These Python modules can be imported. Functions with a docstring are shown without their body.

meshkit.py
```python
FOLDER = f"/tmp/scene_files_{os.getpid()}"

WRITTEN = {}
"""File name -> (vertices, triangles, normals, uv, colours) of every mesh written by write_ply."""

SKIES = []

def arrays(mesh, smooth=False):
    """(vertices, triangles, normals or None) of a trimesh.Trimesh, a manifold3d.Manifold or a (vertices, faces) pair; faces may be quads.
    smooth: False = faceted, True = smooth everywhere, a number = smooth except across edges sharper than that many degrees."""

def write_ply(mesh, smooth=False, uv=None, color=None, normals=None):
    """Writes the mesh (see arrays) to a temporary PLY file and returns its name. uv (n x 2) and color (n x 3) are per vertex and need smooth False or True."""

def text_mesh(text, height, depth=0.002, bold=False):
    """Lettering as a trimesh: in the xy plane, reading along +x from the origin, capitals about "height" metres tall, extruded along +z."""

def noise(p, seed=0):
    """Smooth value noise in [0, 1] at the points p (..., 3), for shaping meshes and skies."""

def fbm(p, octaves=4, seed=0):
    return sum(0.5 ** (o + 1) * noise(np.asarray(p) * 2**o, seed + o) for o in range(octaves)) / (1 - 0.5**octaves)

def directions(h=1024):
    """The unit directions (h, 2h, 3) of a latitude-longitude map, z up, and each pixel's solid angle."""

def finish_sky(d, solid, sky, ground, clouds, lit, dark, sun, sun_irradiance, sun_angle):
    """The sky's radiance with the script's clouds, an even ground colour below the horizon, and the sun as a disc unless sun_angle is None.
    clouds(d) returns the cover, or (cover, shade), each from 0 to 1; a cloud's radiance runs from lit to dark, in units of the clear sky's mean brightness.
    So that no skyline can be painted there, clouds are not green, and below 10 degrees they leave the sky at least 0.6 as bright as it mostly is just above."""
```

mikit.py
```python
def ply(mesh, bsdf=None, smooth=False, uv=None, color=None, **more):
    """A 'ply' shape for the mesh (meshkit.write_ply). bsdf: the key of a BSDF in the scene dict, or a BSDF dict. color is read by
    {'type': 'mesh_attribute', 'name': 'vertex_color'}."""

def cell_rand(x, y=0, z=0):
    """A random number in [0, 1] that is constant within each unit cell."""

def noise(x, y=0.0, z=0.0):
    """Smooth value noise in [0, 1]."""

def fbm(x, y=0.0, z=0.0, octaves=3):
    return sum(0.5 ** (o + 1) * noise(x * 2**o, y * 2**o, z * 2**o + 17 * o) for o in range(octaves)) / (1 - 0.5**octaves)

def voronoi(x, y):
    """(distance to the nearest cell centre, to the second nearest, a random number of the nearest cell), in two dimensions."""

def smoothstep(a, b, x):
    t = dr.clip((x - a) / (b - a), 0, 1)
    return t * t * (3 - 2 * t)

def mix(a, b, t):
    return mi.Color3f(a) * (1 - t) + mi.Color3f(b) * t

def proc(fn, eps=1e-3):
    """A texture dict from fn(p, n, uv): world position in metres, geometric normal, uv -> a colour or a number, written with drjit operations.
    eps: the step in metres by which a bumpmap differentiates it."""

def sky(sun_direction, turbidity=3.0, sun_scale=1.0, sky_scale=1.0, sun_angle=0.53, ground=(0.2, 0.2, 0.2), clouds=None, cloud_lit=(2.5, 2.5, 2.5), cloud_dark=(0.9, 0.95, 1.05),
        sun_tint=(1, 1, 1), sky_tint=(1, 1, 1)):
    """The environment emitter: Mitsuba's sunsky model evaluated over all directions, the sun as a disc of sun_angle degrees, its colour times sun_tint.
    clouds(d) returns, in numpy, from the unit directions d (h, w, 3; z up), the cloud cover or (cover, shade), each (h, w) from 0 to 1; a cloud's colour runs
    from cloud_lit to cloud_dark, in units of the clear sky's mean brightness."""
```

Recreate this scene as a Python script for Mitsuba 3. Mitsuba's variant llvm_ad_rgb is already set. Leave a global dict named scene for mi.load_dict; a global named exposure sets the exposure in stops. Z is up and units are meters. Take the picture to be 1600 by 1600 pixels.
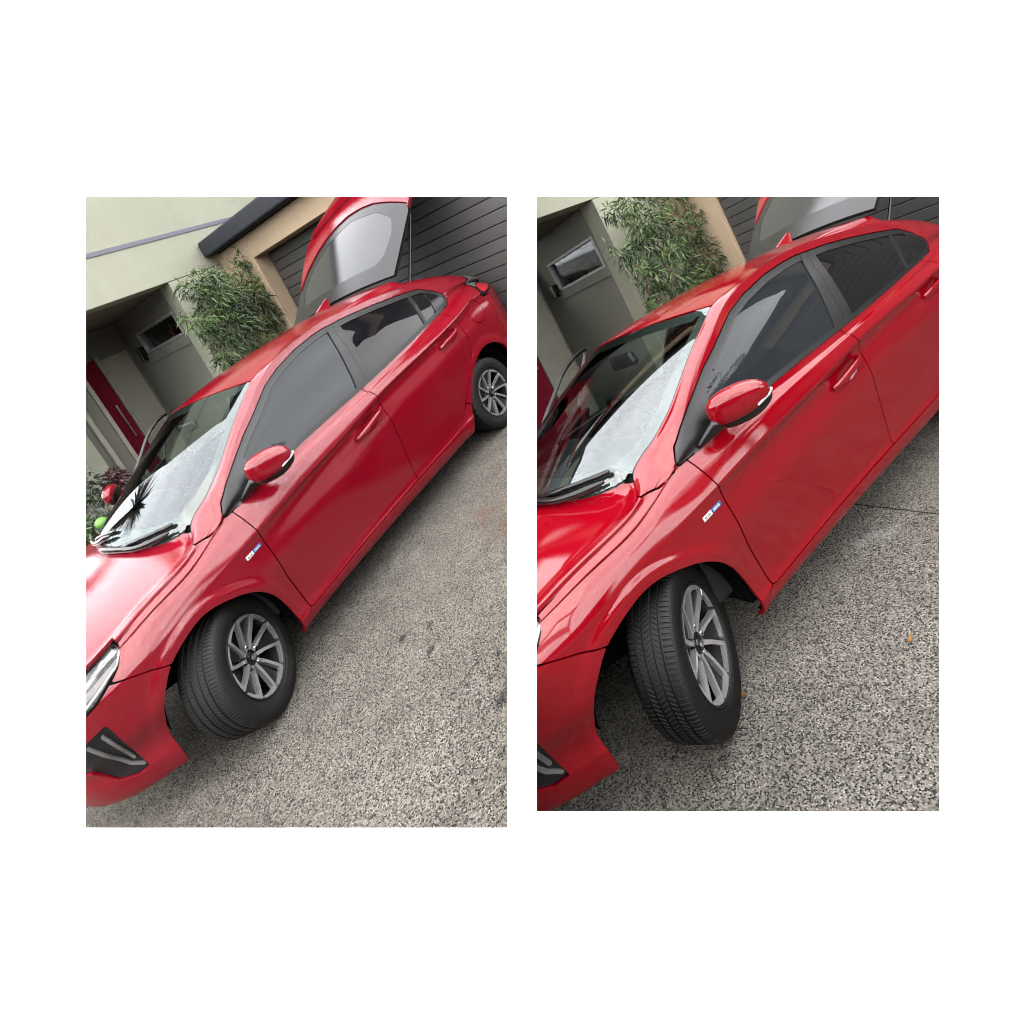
import math, random
import numpy as np, trimesh, shapely, manifold3d as m3
import mitsuba as mi, mikit, meshkit
import drjit as dr
from shapely.geometry import Polygon, LineString, box
from shapely import affinity
from scipy.interpolate import PchipInterpolator, Akima1DInterpolator
from scipy.ndimage import gaussian_filter1d, map_coordinates

random.seed(7)
RNG = np.random.default_rng(7)
scene, labels = {}, {}
T = mi.ScalarTransform4f
A = np.array

# ------------------------------------------------------------------ camera, sky, exposure
EYE = A([0, 0, 1.5])
WC = A([[.8956839, -.4446914, 0], [-.07752112, -.1561407, .9846881], [-.4378823, -.8819692, -.1743257]])   # camera right, down, forward in world axes (columns)
FWD, UP, RIGHT = WC[:, 2], -WC[:, 1], WC[:, 0]
scene['camera'] = {'type': 'perspective', 'fov': 2 * math.degrees(math.atan(800 / 850)), 'fov_axis': 'x', 'near_clip': .05, 'far_clip': 400.0,
                   'principal_point_offset_x': -50 / 1600, 'principal_point_offset_y': 250 / 1600,
                   'to_world': T().look_at(origin=EYE.tolist(), target=(EYE + FWD).tolist(), up=UP.tolist())}


def cloud_cover(d):
    n = meshkit.fbm(d * A([2.2, 2.2, 4.0]) + 3.1, 4, seed=5)
    b = meshkit.fbm(d * A([1.1, 1.1, 2.0]) + 9.7, 4, seed=9)
    return np.ones(d.shape[:2]), np.clip((n * .5 + b * .5 - .36) * 3.2, 0, 1) * .8


scene['sky'] = mikit.sky((-.25, -.55, .80), turbidity=4, sun_scale=.06, sun_angle=70, clouds=cloud_cover, cloud_lit=(2.6, 2.62, 2.66), cloud_dark=(1.35, 1.4, 1.5))
exposure = 4.5

# ------------------------------------------------------------------ the two sloping driveways: car axes (x forward, y left, z up) to world
PLACE = [A([[-.564519, .825394, -.006586, -2.688237], [-.819698, -.561526, -.113065, 3.05677], [-.097022, -.058429, .993566, .04462]]),
         A([[-.894486, .447048, .006586, -.367486], [-.443525, -.889102, .113065, 2.528153], [.056402, .098214, .993566, -.504847]])]
SCALE = [A([.9571667, 1.00897125, 1.03546072]), A([1.03402297, .98174859, .98507552])]
# each of the two cars is a little different in build: small offsets (metres) as a quadratic field over the body
BUILD = [A([[0.0518,-0.0759,0.0384], [-0.1492,0.0714,-0.0064], [-0.0176,0.0335,-0.0437], [-0.0627,0.0843,-0.0279], [-0.1039,0.0257,0.0093], [0.1883,-0.114,-0.0111], [0.0586,-0.02,-0.0673], [-0.007,0.07,-0.0092], [-0.0223,-0.0243,0.1124], [0.0028,-0.014,0.0341]]),
         A([[0.0044,0.047,-0.0638], [-0.047,-0.0278,0.0196], [-0.0159,-0.063,0.0615], [-0.0386,-0.029,0.0224], [0.169,-0.0082,-0.0088], [0.0085,0.1034,-0.0013], [0.2139,-0.0014,0.0819], [-0.0071,-0.0133,0.0003], [0.0175,0.1032,-0.0123], [-0.0048,0.005,0.1122]])]


def built(k, v, n=None):
    x, y, z = (v[:, 0] + 1.3) / 2, v[:, 1], v[:, 2] - .7
    o, q = np.ones_like(x), np.zeros_like(x)
    c = BUILD[k]
    w = (v + np.stack([o, x, y, z, x * x, x * y, x * z, y * y, y * z, z * z], 1) @ c) * SCALE[k]
    if n is None: return w
    J = np.stack([np.stack([q, o * .5, q, q, x, y * .5, z * .5, q, q, q], 1) @ c, np.stack([q, q, o, q, q, x, q, 2 * y, z, q], 1) @ c, np.stack([q, q, q, o, q, q, x, q, y, 2 * z], 1) @ c], 2) + np.eye(3)
    J = J * SCALE[k][None, :, None]
    m = np.linalg.solve(J.transpose(0, 2, 1), n[..., None])[..., 0]
    return w, m / (np.linalg.norm(m, axis=1, keepdims=True) + 1e-12)


EDGE = WC @ A([1, 0, .04]); EDGE /= np.linalg.norm(EDGE)         # the partition between the two bays stands in this plane


def to_world(k, v):
    return np.asarray(v) @ PLACE[k][:, :3].T + PLACE[k][:, 3]


def cut(v, f, n, uv, side, eps=.002):
    """Keeps what lies on this bay's side of the partition."""
    d = ((v - EYE) @ EDGE) * side - eps
    if (d >= 0).all(): return v, f, n, uv
    if (d < 0).all(): return None
    inside = d[f] >= 0
    cnt = inside.sum(1)
    cols = [v] + ([n] if n is not None else []) + ([uv] if uv is not None else [])
    w = np.hstack(cols)
    nv, faces = [w], [f[cnt == 3]]
    at = len(w)
    for c in (1, 2):
        t = f[cnt == c]; ins = inside[cnt == c]
        if not len(t): continue
        first = np.argmax(ins, 1) if c == 1 else np.argmin(ins, 1)
        r = np.arange(len(t)); a, b, e = t[r, first], t[r, (first + 1) % 3], t[r, (first + 2) % 3]
        tb = (d[a] / (d[a] - d[b]))[:, None]; te = (d[a] / (d[a] - d[e]))[:, None]
        pb, pe = w[a] + (w[b] - w[a]) * tb, w[a] + (w[e] - w[a]) * te
        ib, ie = at + np.arange(len(t)), at + len(t) + np.arange(len(t))
        nv += [pb, pe]; at += 2 * len(t)
        faces += [np.stack([a, ib, ie], 1)] if c == 1 else [np.stack([ib, b, e], 1), np.stack([ib, e, ie], 1)]
    w = np.vstack(nv); f = np.vstack(faces)
    used = np.unique(f); re = np.zeros(len(w), int); re[used] = np.arange(len(used))
    w, f = w[used], re[f]; i = 3
    nn = uu = None
    if n is not None: nn = w[:, i:i + 3]; nn = nn / (np.linalg.norm(nn, axis=1, keepdims=True) + 1e-12); i += 3
    if uv is not None: uu = w[:, i:i + 2]
    return w[:, :3], f, nn, uu


def free(key):
    head, sep, tail = key.rpartition('__')
    if key not in scene: return key
    i = 1
    while f'{key}_{i:03d}' in scene: i += 1
    return f'{key}_{i:03d}'


def put(key, v, f, bsdf, n=None, uv=None, smooth=False, side=0):
    """One mesh in world coordinates -> one entry of the scene. side: -1/+1 keeps that bay's part only."""
    if n is None and smooth is not False and uv is None:
        v, f, n = meshkit.arrays((v, f), smooth)
    v, f = np.asarray(v, float), np.asarray(f, int)
    if f.shape[1] == 4: f = np.vstack([f[:, [0, 1, 2]], f[:, [0, 2, 3]]])
    if side:
        c = cut(v, f, n, uv, side)
        if c is None or not len(c[1]): return None
        v, f, n, uv = c
    key = free(key)
    path = meshkit.write_ply((v, f), False, uv, None, n)
    scene[key] = {'type': 'ply', 'filename': path, 'face_normals': n is None, 'bsdf': {'type': 'ref', 'id': bsdf}}
    return key


def tag(key, label=None, category=None, group=None, kind=None):
    labels[key] = {k: x for k, x in (('label', label), ('category', category), ('group', group), ('kind', kind)) if x}


# ------------------------------------------------------------------ materials
rgb = lambda *c: {'type': 'rgb', 'value': list(c) if len(c) > 1 else [c[0]] * 3}
P = mikit.proc


def diffuse(name, c): scene[name] = {'type': 'twosided', 'bsdf': {'type': 'diffuse', 'reflectance': c if isinstance(c, dict) else rgb(*c)}}


def plastic(name, c, alpha=.1, ior=1.5):
    scene[name] = {'type': 'twosided', 'bsdf': {'type': 'roughplastic', 'diffuse_reflectance': c if isinstance(c, dict) else rgb(*c), 'alpha': alpha, 'int_ior': ior, 'nonlinear': True}}


def metal(name, c, rough): scene[name] = {'type': 'twosided', 'bsdf': {'type': 'principled', 'base_color': rgb(*c), 'metallic': 1.0, 'roughness': rough}}


def dusty(p, n, uv):
    a = mikit.fbm(p.x * 3, p.y * 3, p.z * 3, octaves=4)
    b = mikit.noise(p.x * 60, p.y * 60, p.z * 60)
    return mikit.mix((.325, .004, .020), (.335, .014, .032), mikit.smoothstep(.35, .75, a) * .8 + b * .2)


plastic('paint_dull', P(dusty), .03, 1.58)
plastic('paint_clean', rgb(.33, .0015, .012), .008, 1.58)
plastic('black_trim', rgb(.008), .18)
plastic('grey_trim', rgb(.017, .017, .0185), .25)
plastic('gloss_black', rgb(.008), .05)
plastic('frit', rgb(.03), .25)
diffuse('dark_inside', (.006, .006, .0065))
diffuse('liner', (.004, .004, .0045))
diffuse('cabin_cloth', (.025, .025, .026))
diffuse('cabin_plastic', (.018, .018, .019))
metal('chrome', (.75, .75, .76), .12)
scene['alloy_bright'] = {'type': 'twosided', 'bsdf': {'type': 'principled', 'base_color': rgb(.55, .55, .56), 'metallic': .8, 'roughness': .20, 'specular': .5}}
plastic('alloy_dark', rgb(.010, .010, .011), .4, 1.35)
plastic('lamp_white', rgb(.50, .50, .51), .15)
plastic('lamp_silver', rgb(.22, .215, .215), .2)
plastic('indicator_white', rgb(.6), .1)
plastic('lamp_red', rgb(.55, .02, .04), .05)
plastic('badge_white', rgb(.78), .1)
plastic('badge_blue', rgb(.05, .16, .42), .1)
plastic('letter_grey', rgb(.25), .2)
scene['windscreen_glass'] = {'type': 'thindielectric', 'int_ior': 2.6, 'specular_reflectance': rgb(.34, .355, .36), 'specular_transmittance': rgb(.72, .88, .82)}      # green tint, sun-reflecting coat
for nm, t, io in (('lamp_glass', (.9, .9, .9), 1.3), ('house_glass', (.6, .65, .65), 1.2)):
    scene[nm] = {'type': 'thindielectric', 'int_ior': io, 'specular_transmittance': rgb(*t)}
for nm, t in (('front_glass', (.012, .014, .016)), ('tinted_glass', (.005, .005, .006))):      # dark privacy tint
    scene[nm] = {'type': 'twosided', 'bsdf': {'type': 'plastic', 'diffuse_reflectance': rgb(*t), 'int_ior': 1.40}}


def rubber_fn(base):
    def fn(p, n, uv):
        a = mikit.fbm(p.x * 25, p.y * 25, p.z * 25, octaves=3)
        return mi.Color3f(base) * (.75 + .5 * a)
    return fn


plastic('tyre_dull', P(rubber_fn((.0135, .0133, .0131))), .5, 1.35)
plastic('tyre_clean', P(rubber_fn((.0035, .0035, .0038))), .45, 1.35)


def aggregate(shift, tint, stains, joint=None):
    """Exposed aggregate: light and dark pebbles in a grey cement; worn and stained patches."""
    def fn(p, n, uv):
        x, y = uv.x + shift, uv.y + shift
        d1, d2, c = mikit.voronoi(x / .0058, y / .0058)
        e1, e2, c2 = mikit.voronoi(x / .0034 + 40, y / .0034)
        stone = mikit.smoothstep(.04, .20, d2 - d1)
        t = mikit.mix((.20, .19, .175), (.62, .575, .515), mikit.smoothstep(.15, .85, c))
        t = dr.select(c < .22, mi.Color3f(.06, .06, .062), t)
        t = dr.select(c > .92, mi.Color3f(.85, .82, .77), t)
        fine = mikit.mix((.11, .11, .11), (.42, .40, .37), c2)
        col = mikit.mix(fine, t, stone)
        big = mikit.fbm(x * .9, y * .9, 3.0, octaves=4)
        mid = mikit.fbm(x * 9, y * 9, 5.0, octaves=3)
        col = col * (.55 + .5 * big + .4 * mid) * mi.Color3f(tint)
        for (sx, sy, r, colr, k) in stains:
            q = dr.sqrt(dr.square(uv.x - sx) + dr.square((uv.y - sy) * 1.6)) / r + (mikit.fbm(x * 14, y * 14, 7.0) - .5) * 1.6
            col = mikit.mix(col, mi.Color3f(colr) * mi.Color3f(tint) * (.5 + c), (1 - mikit.smoothstep(.2, 1.0, q)) * k)
        if joint:
            (a0, a1, b0, b1) = joint
            ln = math.hypot(b0 - a0, b1 - a1)
            d = dr.abs((uv.x - a0) * (b1 - a1) - (uv.y - a1) * (b0 - a0)) / ln
            col = col * (.2 + .8 * mikit.smoothstep(.003, .008, d))
        return col
    return fn


def pebbles(shift):
    def fn(p, n, uv):
        d1, d2, c = mikit.voronoi((uv.x + shift) / .0050, (uv.y + shift) / .0050)
        return mikit.smoothstep(0, .5, d2 - d1) * .0022 + c * .0008
    return fn


def ground_mat(name, shift, tint, stains, joint=None):
    scene[name] = {'type': 'twosided', 'bsdf': {'type': 'bumpmap', 'arbitrary': P(pebbles(shift), .002), 'scale': 1.0,
                                                'bsdf': {'type': 'diffuse', 'reflectance': P(aggregate(shift, tint, stains, joint))}}}


ground_mat('aggregate_before', 0.0, (.265, .26, .25), [(-1.36, 1.36, .22, (.34, .22, .15), .6), (-1.17, 1.56, .16, (.34, .22, .15), .5), (-1.01, .95, .11, (.75, .73, .71), .35), (-.93, .83, .08, (.75, .73, .71), .3), (-.92, 1.25, .05, (.5, .32, .25), .3),
                                                      (-.40, 1.36, .035, (.05, .05, .055), .8), (-.49, 1.5, .035, (.05, .06, .06), .8), (-.36, 1.62, .04, (.05, .06, .06), .8), (-.33, 1.95, .035, (.05, .06, .06), .8), (-.38, 2.04, .03, (.04, .05, .06), .9), (-.18, 2.18, .05, (.05, .06, .06), .7)])
ground_mat('aggregate_after', 5.3, (.25, .247, .24), [(-1.28, .81, .12, (.75, .75, .75), .35), (-1.17, .73, .10, (.75, .75, .75), .35)], joint=(-1.47, .30, -1.44, 3.0))


def render_wall(base, spread):
    def fn(p, n, uv):
        a = mikit.fbm(p.x * 1.3, p.y * 1.3, p.z * 1.3, octaves=4)
        s = mikit.fbm(p.x * 9, p.y * 9, p.z * .9, octaves=4)
        g = mikit.noise(p.x * 180, p.y * 180, p.z * 180)
        return mi.Color3f(base) * (1 - spread + spread * 2 * (.55 * a + .35 * s + .1 * g))
    return fn


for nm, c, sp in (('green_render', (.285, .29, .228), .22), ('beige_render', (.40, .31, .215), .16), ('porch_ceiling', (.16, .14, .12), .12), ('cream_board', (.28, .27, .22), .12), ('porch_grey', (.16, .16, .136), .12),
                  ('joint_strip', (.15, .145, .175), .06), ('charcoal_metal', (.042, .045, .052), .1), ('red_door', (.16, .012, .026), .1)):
    diffuse(nm, P(render_wall(c, sp)))
PLANKS = []
for i, c in enumerate((.125, .132, .138)):
    plastic(f'garage_plank_{i}', P(render_wall((c, c * .99, c * .97), .08)), .35); PLANKS.append(f'garage_plank_{i}')
plastic('white_frame', rgb(.42, .42, .42), .25)
diffuse('board_white', (.88, .88, .88))
diffuse('board_back', (.30, .30, .30))
plastic('stand_metal', rgb(.12), .3)


def leaf_fn(a, b):
    def fn(p, n, uv):
        t = mikit.noise(p.x * 5, p.y * 5, p.z * 5)
        return mikit.mix(a, b, mikit.smoothstep(.3, .75, t * .6 + uv.x * .4))
    return fn


for nm, a, b in (('leaf', (.011, .026, .008), (.085, .135, .042)), ('leaf_dark', (.02, .03, .02), (.06, .075, .04)), ('leaf_red', (.03, .010, .012), (.07, .022, .022))):
    scene[nm] = {'type': 'twosided', 'bsdf': {'type': 'principled', 'base_color': P(leaf_fn(a, b)), 'roughness': .42, 'specular': .5}}
diffuse('bark', (.10, .075, .055))
plastic('toy_green', rgb(.22, .45, .08), .3)
plastic('toy_blue', rgb(.04, .20, .60), .3)
plastic('terracotta', rgb(.30, .09, .06), .4)
diffuse('figure_brown', (.16, .09, .06))
diffuse('dry_leaf', (.16, .085, .03))
diffuse('fence_timber', P(render_wall((.03, .028, .025), .2)))
diffuse('neighbour_brick', P(render_wall((.09, .055, .045), .2)))
diffuse('far_ground', P(render_wall((.20, .19, .17), .2)))

# ------------------------------------------------------------------ car body: cross sections along x, s from the sill (0) to the centre line (15)


def tab(*xy):
    xy = sorted(xy); x, y = zip(*xy)
    return PchipInterpolator(x, y, extrapolate=True)


XS = np.linspace(-3.62, .90, 905)
SS = np.linspace(0, 15, 601)
kf = tab((-3.62, .62), (-3.55, .76), (-3.45, .86), (-3.3, .93), (-3.15, .98), (-3.0, 1), (.2, 1), (.30, .995), (.43, .965), (.55, .92), (.65, .86), (.75, .77), (.82, .67), (.87, .54), (.90, .42))(XS)
z0 = tab((.9, .2), (.7, .18), (.43, .17), (-.35, .178), (-.6, .193), (-1.2, .207), (-2.3, .212), (-2.7, .22), (-3.1, .25), (-3.62, .32))(XS)
z2 = tab((.9, .32), (.43, .29), (-.43, .272), (-.95, .302), (-1.54, .318), (-2.08, .330), (-2.6, .36), (-3.62, .44))(XS)
z7 = tab((.9, .62), (.6, .675), (.4, .705), (.2, .737), (0, .765), (-.2, .785), (-.37, .798), (-.57, .82), (-.8, .843), (-1.08, .868), (-1.36, .90), (-1.65, .930), (-2.13, .952), (-2.53, .978), (-2.84, 1.01), (-3.2, .99), (-3.62, .93))(XS)
y7 = tab((.9, .905), (-.37, .905), (-1.5, .893), (-2, .890), (-2.5, .878), (-2.84, .855), (-3.2, .83), (-3.62, .80))(XS)
z9 = tab((.9, .675), (.6, .735), (.4, .785), (.2, .825), (0, .845), (-.2, .893), (-.3, .921), (-.39, .933), (-.6, .956), (-.925, .984), (-1.27, 1.0), (-1.56, 1.01), (-2, 1.03), (-2.3, 1.045), (-2.62, 1.06), (-2.8, 1.085), (-3.0, 1.09), (-3.3, 1.06), (-3.62, .97))(XS)
y9 = tab((.9, .84), (.4, .84), (.2, .852), (0, .862), (-.2, .835), (-.3, .815), (-.6, .828), (-1, .832), (-1.5, .832), (-2, .812), (-2.5, .768), (-2.75, .735), (-3, .70), (-3.3, .66), (-3.62, .60))(XS)
z11 = tab((.9, .70), (.6, .75), (.4, .80), (.2, .85), (0, .874), (-.2, .915), (-.293, .945), (-.35, .995), (-.42, 1.04), (-.525, 1.095), (-.69, 1.175), (-.8, 1.222), (-1.0, 1.312), (-1.137, 1.35), (-1.33, 1.383), (-1.5, 1.395), (-1.6, 1.397), (-1.85, 1.378), (-2.1, 1.346), (-2.35, 1.308), (-2.585, 1.267), (-2.75, 1.23), (-3, 1.165), (-3.3, 1.09), (-3.62, .99))(XS)
yg = .832 - .46 * (z11 - .95) - .055 * np.maximum(0, -XS - 1.9)
y11 = np.where(XS < -.35, yg, tab((.9, .79), (.4, .812), (.2, .832), (0, .840), (-.2, .808), (-.293, .806), (-.35, .80))(XS))
yE = tab((.9, .74), (.6, .768), (.42, .776), (.33, .783), (.25, .792), (.15, .806), (0, .807), (-.12, .800), (-.15, .765), (-.19, .694), (-.22, .678), (-.27, .685), (-.33, .702), (-.44, .706), (-.57, .686), (-.7, .656), (-.86, .624), (-.98, .603), (-1.5, .583), (-2.3, .568), (-2.6, .56), (-2.93, .545), (-3.3, .52), (-3.62, .48))(XS)
zE_fix = tab((.9, .715), (.75, .745), (.6, .772), (.45, .800), (.352, .824), (.253, .854), (.15, .870), (.02, .887), (-.12, .902), (-.16, .930), (-.2, .966), (-.24, .988), (-.284, 1.012))
xb = lambda y: .005 - .20 * (np.abs(y) / .684) ** 3.5
xh = lambda y: -.89 - .09 * (np.abs(y) / .6) ** 2


def top_z(x, y):
    y = np.abs(y)
    hood = tab((.95, .69), (.9, .72), (.8, .775), (.65, .835), (.5, .875), (.35, .908), (.2, .935), (.05, .957), (-.1, .975), (-.3, 1.0))(x) - .075 * (y / .77) ** 2.4
    b, h = xb(y), xh(y)
    zb, zh = .990 - .02 * (y / .65) ** 2, 1.400 - .034 * (y / .6) ** 2
    t = np.clip((b - x) / (b - h), 0, 1)
    glass = zb + (zh - zb) * (t + .13 * t * (1 - t))
    roof = tab((-.8, 1.380), (-.9, 1.402), (-1.0, 1.420), (-1.2, 1.444), (-1.6, 1.464), (-2.0, 1.466), (-2.3, 1.455), (-2.6, 1.425), (-2.9, 1.36), (-3.2, 1.28), (-3.62, 1.1))(x) - .048 * (y / .6) ** 2
    return np.where(x > b, hood, np.where(x < h, roof, glass))


zE = top_z(XS, yE)
zE = np.where(XS > -.284, zE_fix(XS), zE)
zE = np.where(XS < -2.5, tab((-2.3, 1.402), (-2.5, 1.365), (-2.645, 1.335), (-2.93, 1.27), (-3.2, 1.19), (-3.4, 1.11), (-3.62, 1.02))(XS), zE)
zE = gaussian_filter1d(zE, 4.0); yE = gaussian_filter1d(yE, 4.0)
sm = lambda a: gaussian_filter1d(a, 8.0, mode='nearest')
one = np.ones_like(XS)
y6 = tab((.9, .905), (-.1, .908), (-.35, .893), (-.6, .880), (-1.0, .872), (-1.5, .868), (-2.2, .866), (-2.6, .862), (-2.9, .850), (-3.3, .83), (-3.62, .80))(XS)
y5 = tab((.9, .90), (-.1, .905), (-.35, .896), (-.6, .890), (-1.5, .884), (-2.2, .886), (-2.6, .885), (-3.0, .875), (-3.62, .82))(XS)
CY = [.795 * one, .846 * one, .868 * one, .858 * one, .868 * one, y5, y6, y7, None, y9, None, y11, None, yE]
CZ = [z0, z0 + .02, z2, z2 + .055, z2 + .40 * (z7 - .185 - z2) + .03, z7 - .185, z7 - .055, z7, None, z9, None, z11, None, zE]
CY[8] = y7 * .45 + y9 * .55 + .010; CZ[8] = z7 * .45 + z9 * .55
CY[10] = (y9 + y11) / 2 + .012; CZ[10] = (z9 + z11) / 2
CY[12] = (y11 + yE) / 2 + .010; CZ[12] = (z11 + zE) / 2 + .012
CY = [sm(sm(c)) if i < 9 else sm(c) if i < 13 else c for i, c in enumerate(CY)]; CZ = [sm(sm(c)) if i < 9 else sm(c) if i < 13 else c for i, c in enumerate(CZ)]
CY, CZ = A(CY), A(CZ)
Y = np.zeros((len(XS), len(SS))); Z = np.zeros_like(Y)
for a, b in ((0, 2), (2, 7), (7, 13)):
    m = (SS >= a) & (SS <= b); ks = np.arange(a, b + 1)
    if b - a == 2:
        Y[:, m] = PchipInterpolator(ks, CY[a:b + 1])(SS[m]).T; Z[:, m] = PchipInterpolator(ks, CZ[a:b + 1])(SS[m]).T
    else:
        Y[:, m] = Akima1DInterpolator(ks, CY[a:b + 1])(SS[m]).T; Z[:, m] = Akima1DInterpolator(ks, CZ[a:b + 1])(SS[m]).T
m = SS > 13
yy = yE[:, None] * ((15 - SS[m]) / 2)[None]
tz = top_z(XS[:, None] + 0 * yy, yy)
fix = zE - top_z(XS, yE)
Y[:, m] = yy; Z[:, m] = tz + fix[:, None] * (yy / yE[:, None]) ** 6
lo = SS < 12.9
Y[:, lo] = gaussian_filter1d(Y, 4.5, axis=1, mode='nearest')[:, lo]; Z[:, lo] = gaussian_filter1d(Z, 4.5, axis=1, mode='nearest')[:, lo]
Z = gaussian_filter1d(Z, 2.4, axis=0, mode='nearest')
ARCH_F = [(.437, .10), (.438, .224), (.435, .345), (.413, .435), (.384, .508), (.347, .556), (.29, .612), (.22, .648), (.14, .673), (.055, .684), (-.03, .668), (-.12, .633), (-.19, .592), (-.25, .53), (-.29, .455), (-.315, .36), (-.326, .28), (-.327, .2), (-.325, .10)]
ARCH_R = [(-3.12, .10), (-3.115, .28), (-3.09, .41), (-3.02, .535), (-2.94, .61), (-2.845, .659), (-2.75, .68), (-2.656, .676), (-2.527, .622), (-2.432, .541), (-2.366, .442), (-2.30, .33), (-2.265, .23), (-2.26, .10)]


def smooth_poly(pts, n=120):
    p = A(pts, float); t = np.r_[0, np.cumsum(np.linalg.norm(np.diff(p, axis=0), axis=1))]
    return np.c_[Akima1DInterpolator(t, p[:, 0])(np.linspace(0, t[-1], n)), Akima1DInterpolator(t, p[:, 1])(np.linspace(0, t[-1], n))]


AF, AR = Polygon(smooth_poly(ARCH_F)), Polygon(smooth_poly(ARCH_R))
XX = np.broadcast_to(XS[:, None], Z.shape)
for arch in (AF, AR):
    b = arch.bounds
    m = (XX > b[0] - .1) & (XX < b[2] + .1) & (Z < b[3] + .1) & (np.arange(len(SS))[None] < 330)
    d = shapely.distance(shapely.points(XX[m], Z[m]), arch.boundary)
    Y[m] += .011 * (1 - np.clip((d - .035) / .03, 0, 1) ** 2 * (3 - 2 * np.clip((d - .035) / .03, 0, 1)))
Y[:, :330] = gaussian_filter1d(gaussian_filter1d(Y, 3.0, axis=0, mode='nearest'), 2.0, axis=1, mode='nearest')[:, :330]
Y = Y * kf[:, None]
Z = np.maximum.accumulate(Z + np.arange(len(SS)) * 1e-6, axis=1)
GX = XX
dPx = np.stack([np.ones_like(Y), np.gradient(Y, XS, axis=0), np.gradient(Z, XS, axis=0)], -1)
dPs = np.stack([np.zeros_like(Y), np.gradient(Y, SS, axis=1), np.gradient(Z, SS, axis=1)], -1)
NN = np.cross(dPx, dPs); NN /= np.linalg.norm(NN, axis=-1, keepdims=True) + 1e-12
if NN[400, 100, 1] < 0: NN = -NN


def surf(x, s, off=0.0):
    i, j = (np.asarray(x) - XS[0]) / (XS[1] - XS[0]), np.asarray(s) / (SS[1] - SS[0])
    g = lambda a: map_coordinates(a, [i, j], order=1, mode='nearest')
    n = np.stack([g(NN[..., q]) for q in range(3)], -1); n /= np.linalg.norm(n, axis=-1, keepdims=True) + 1e-12
    return np.stack([np.asarray(x, float), g(Y), g(Z)], -1) + n * np.asarray(off)[..., None], n


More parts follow.
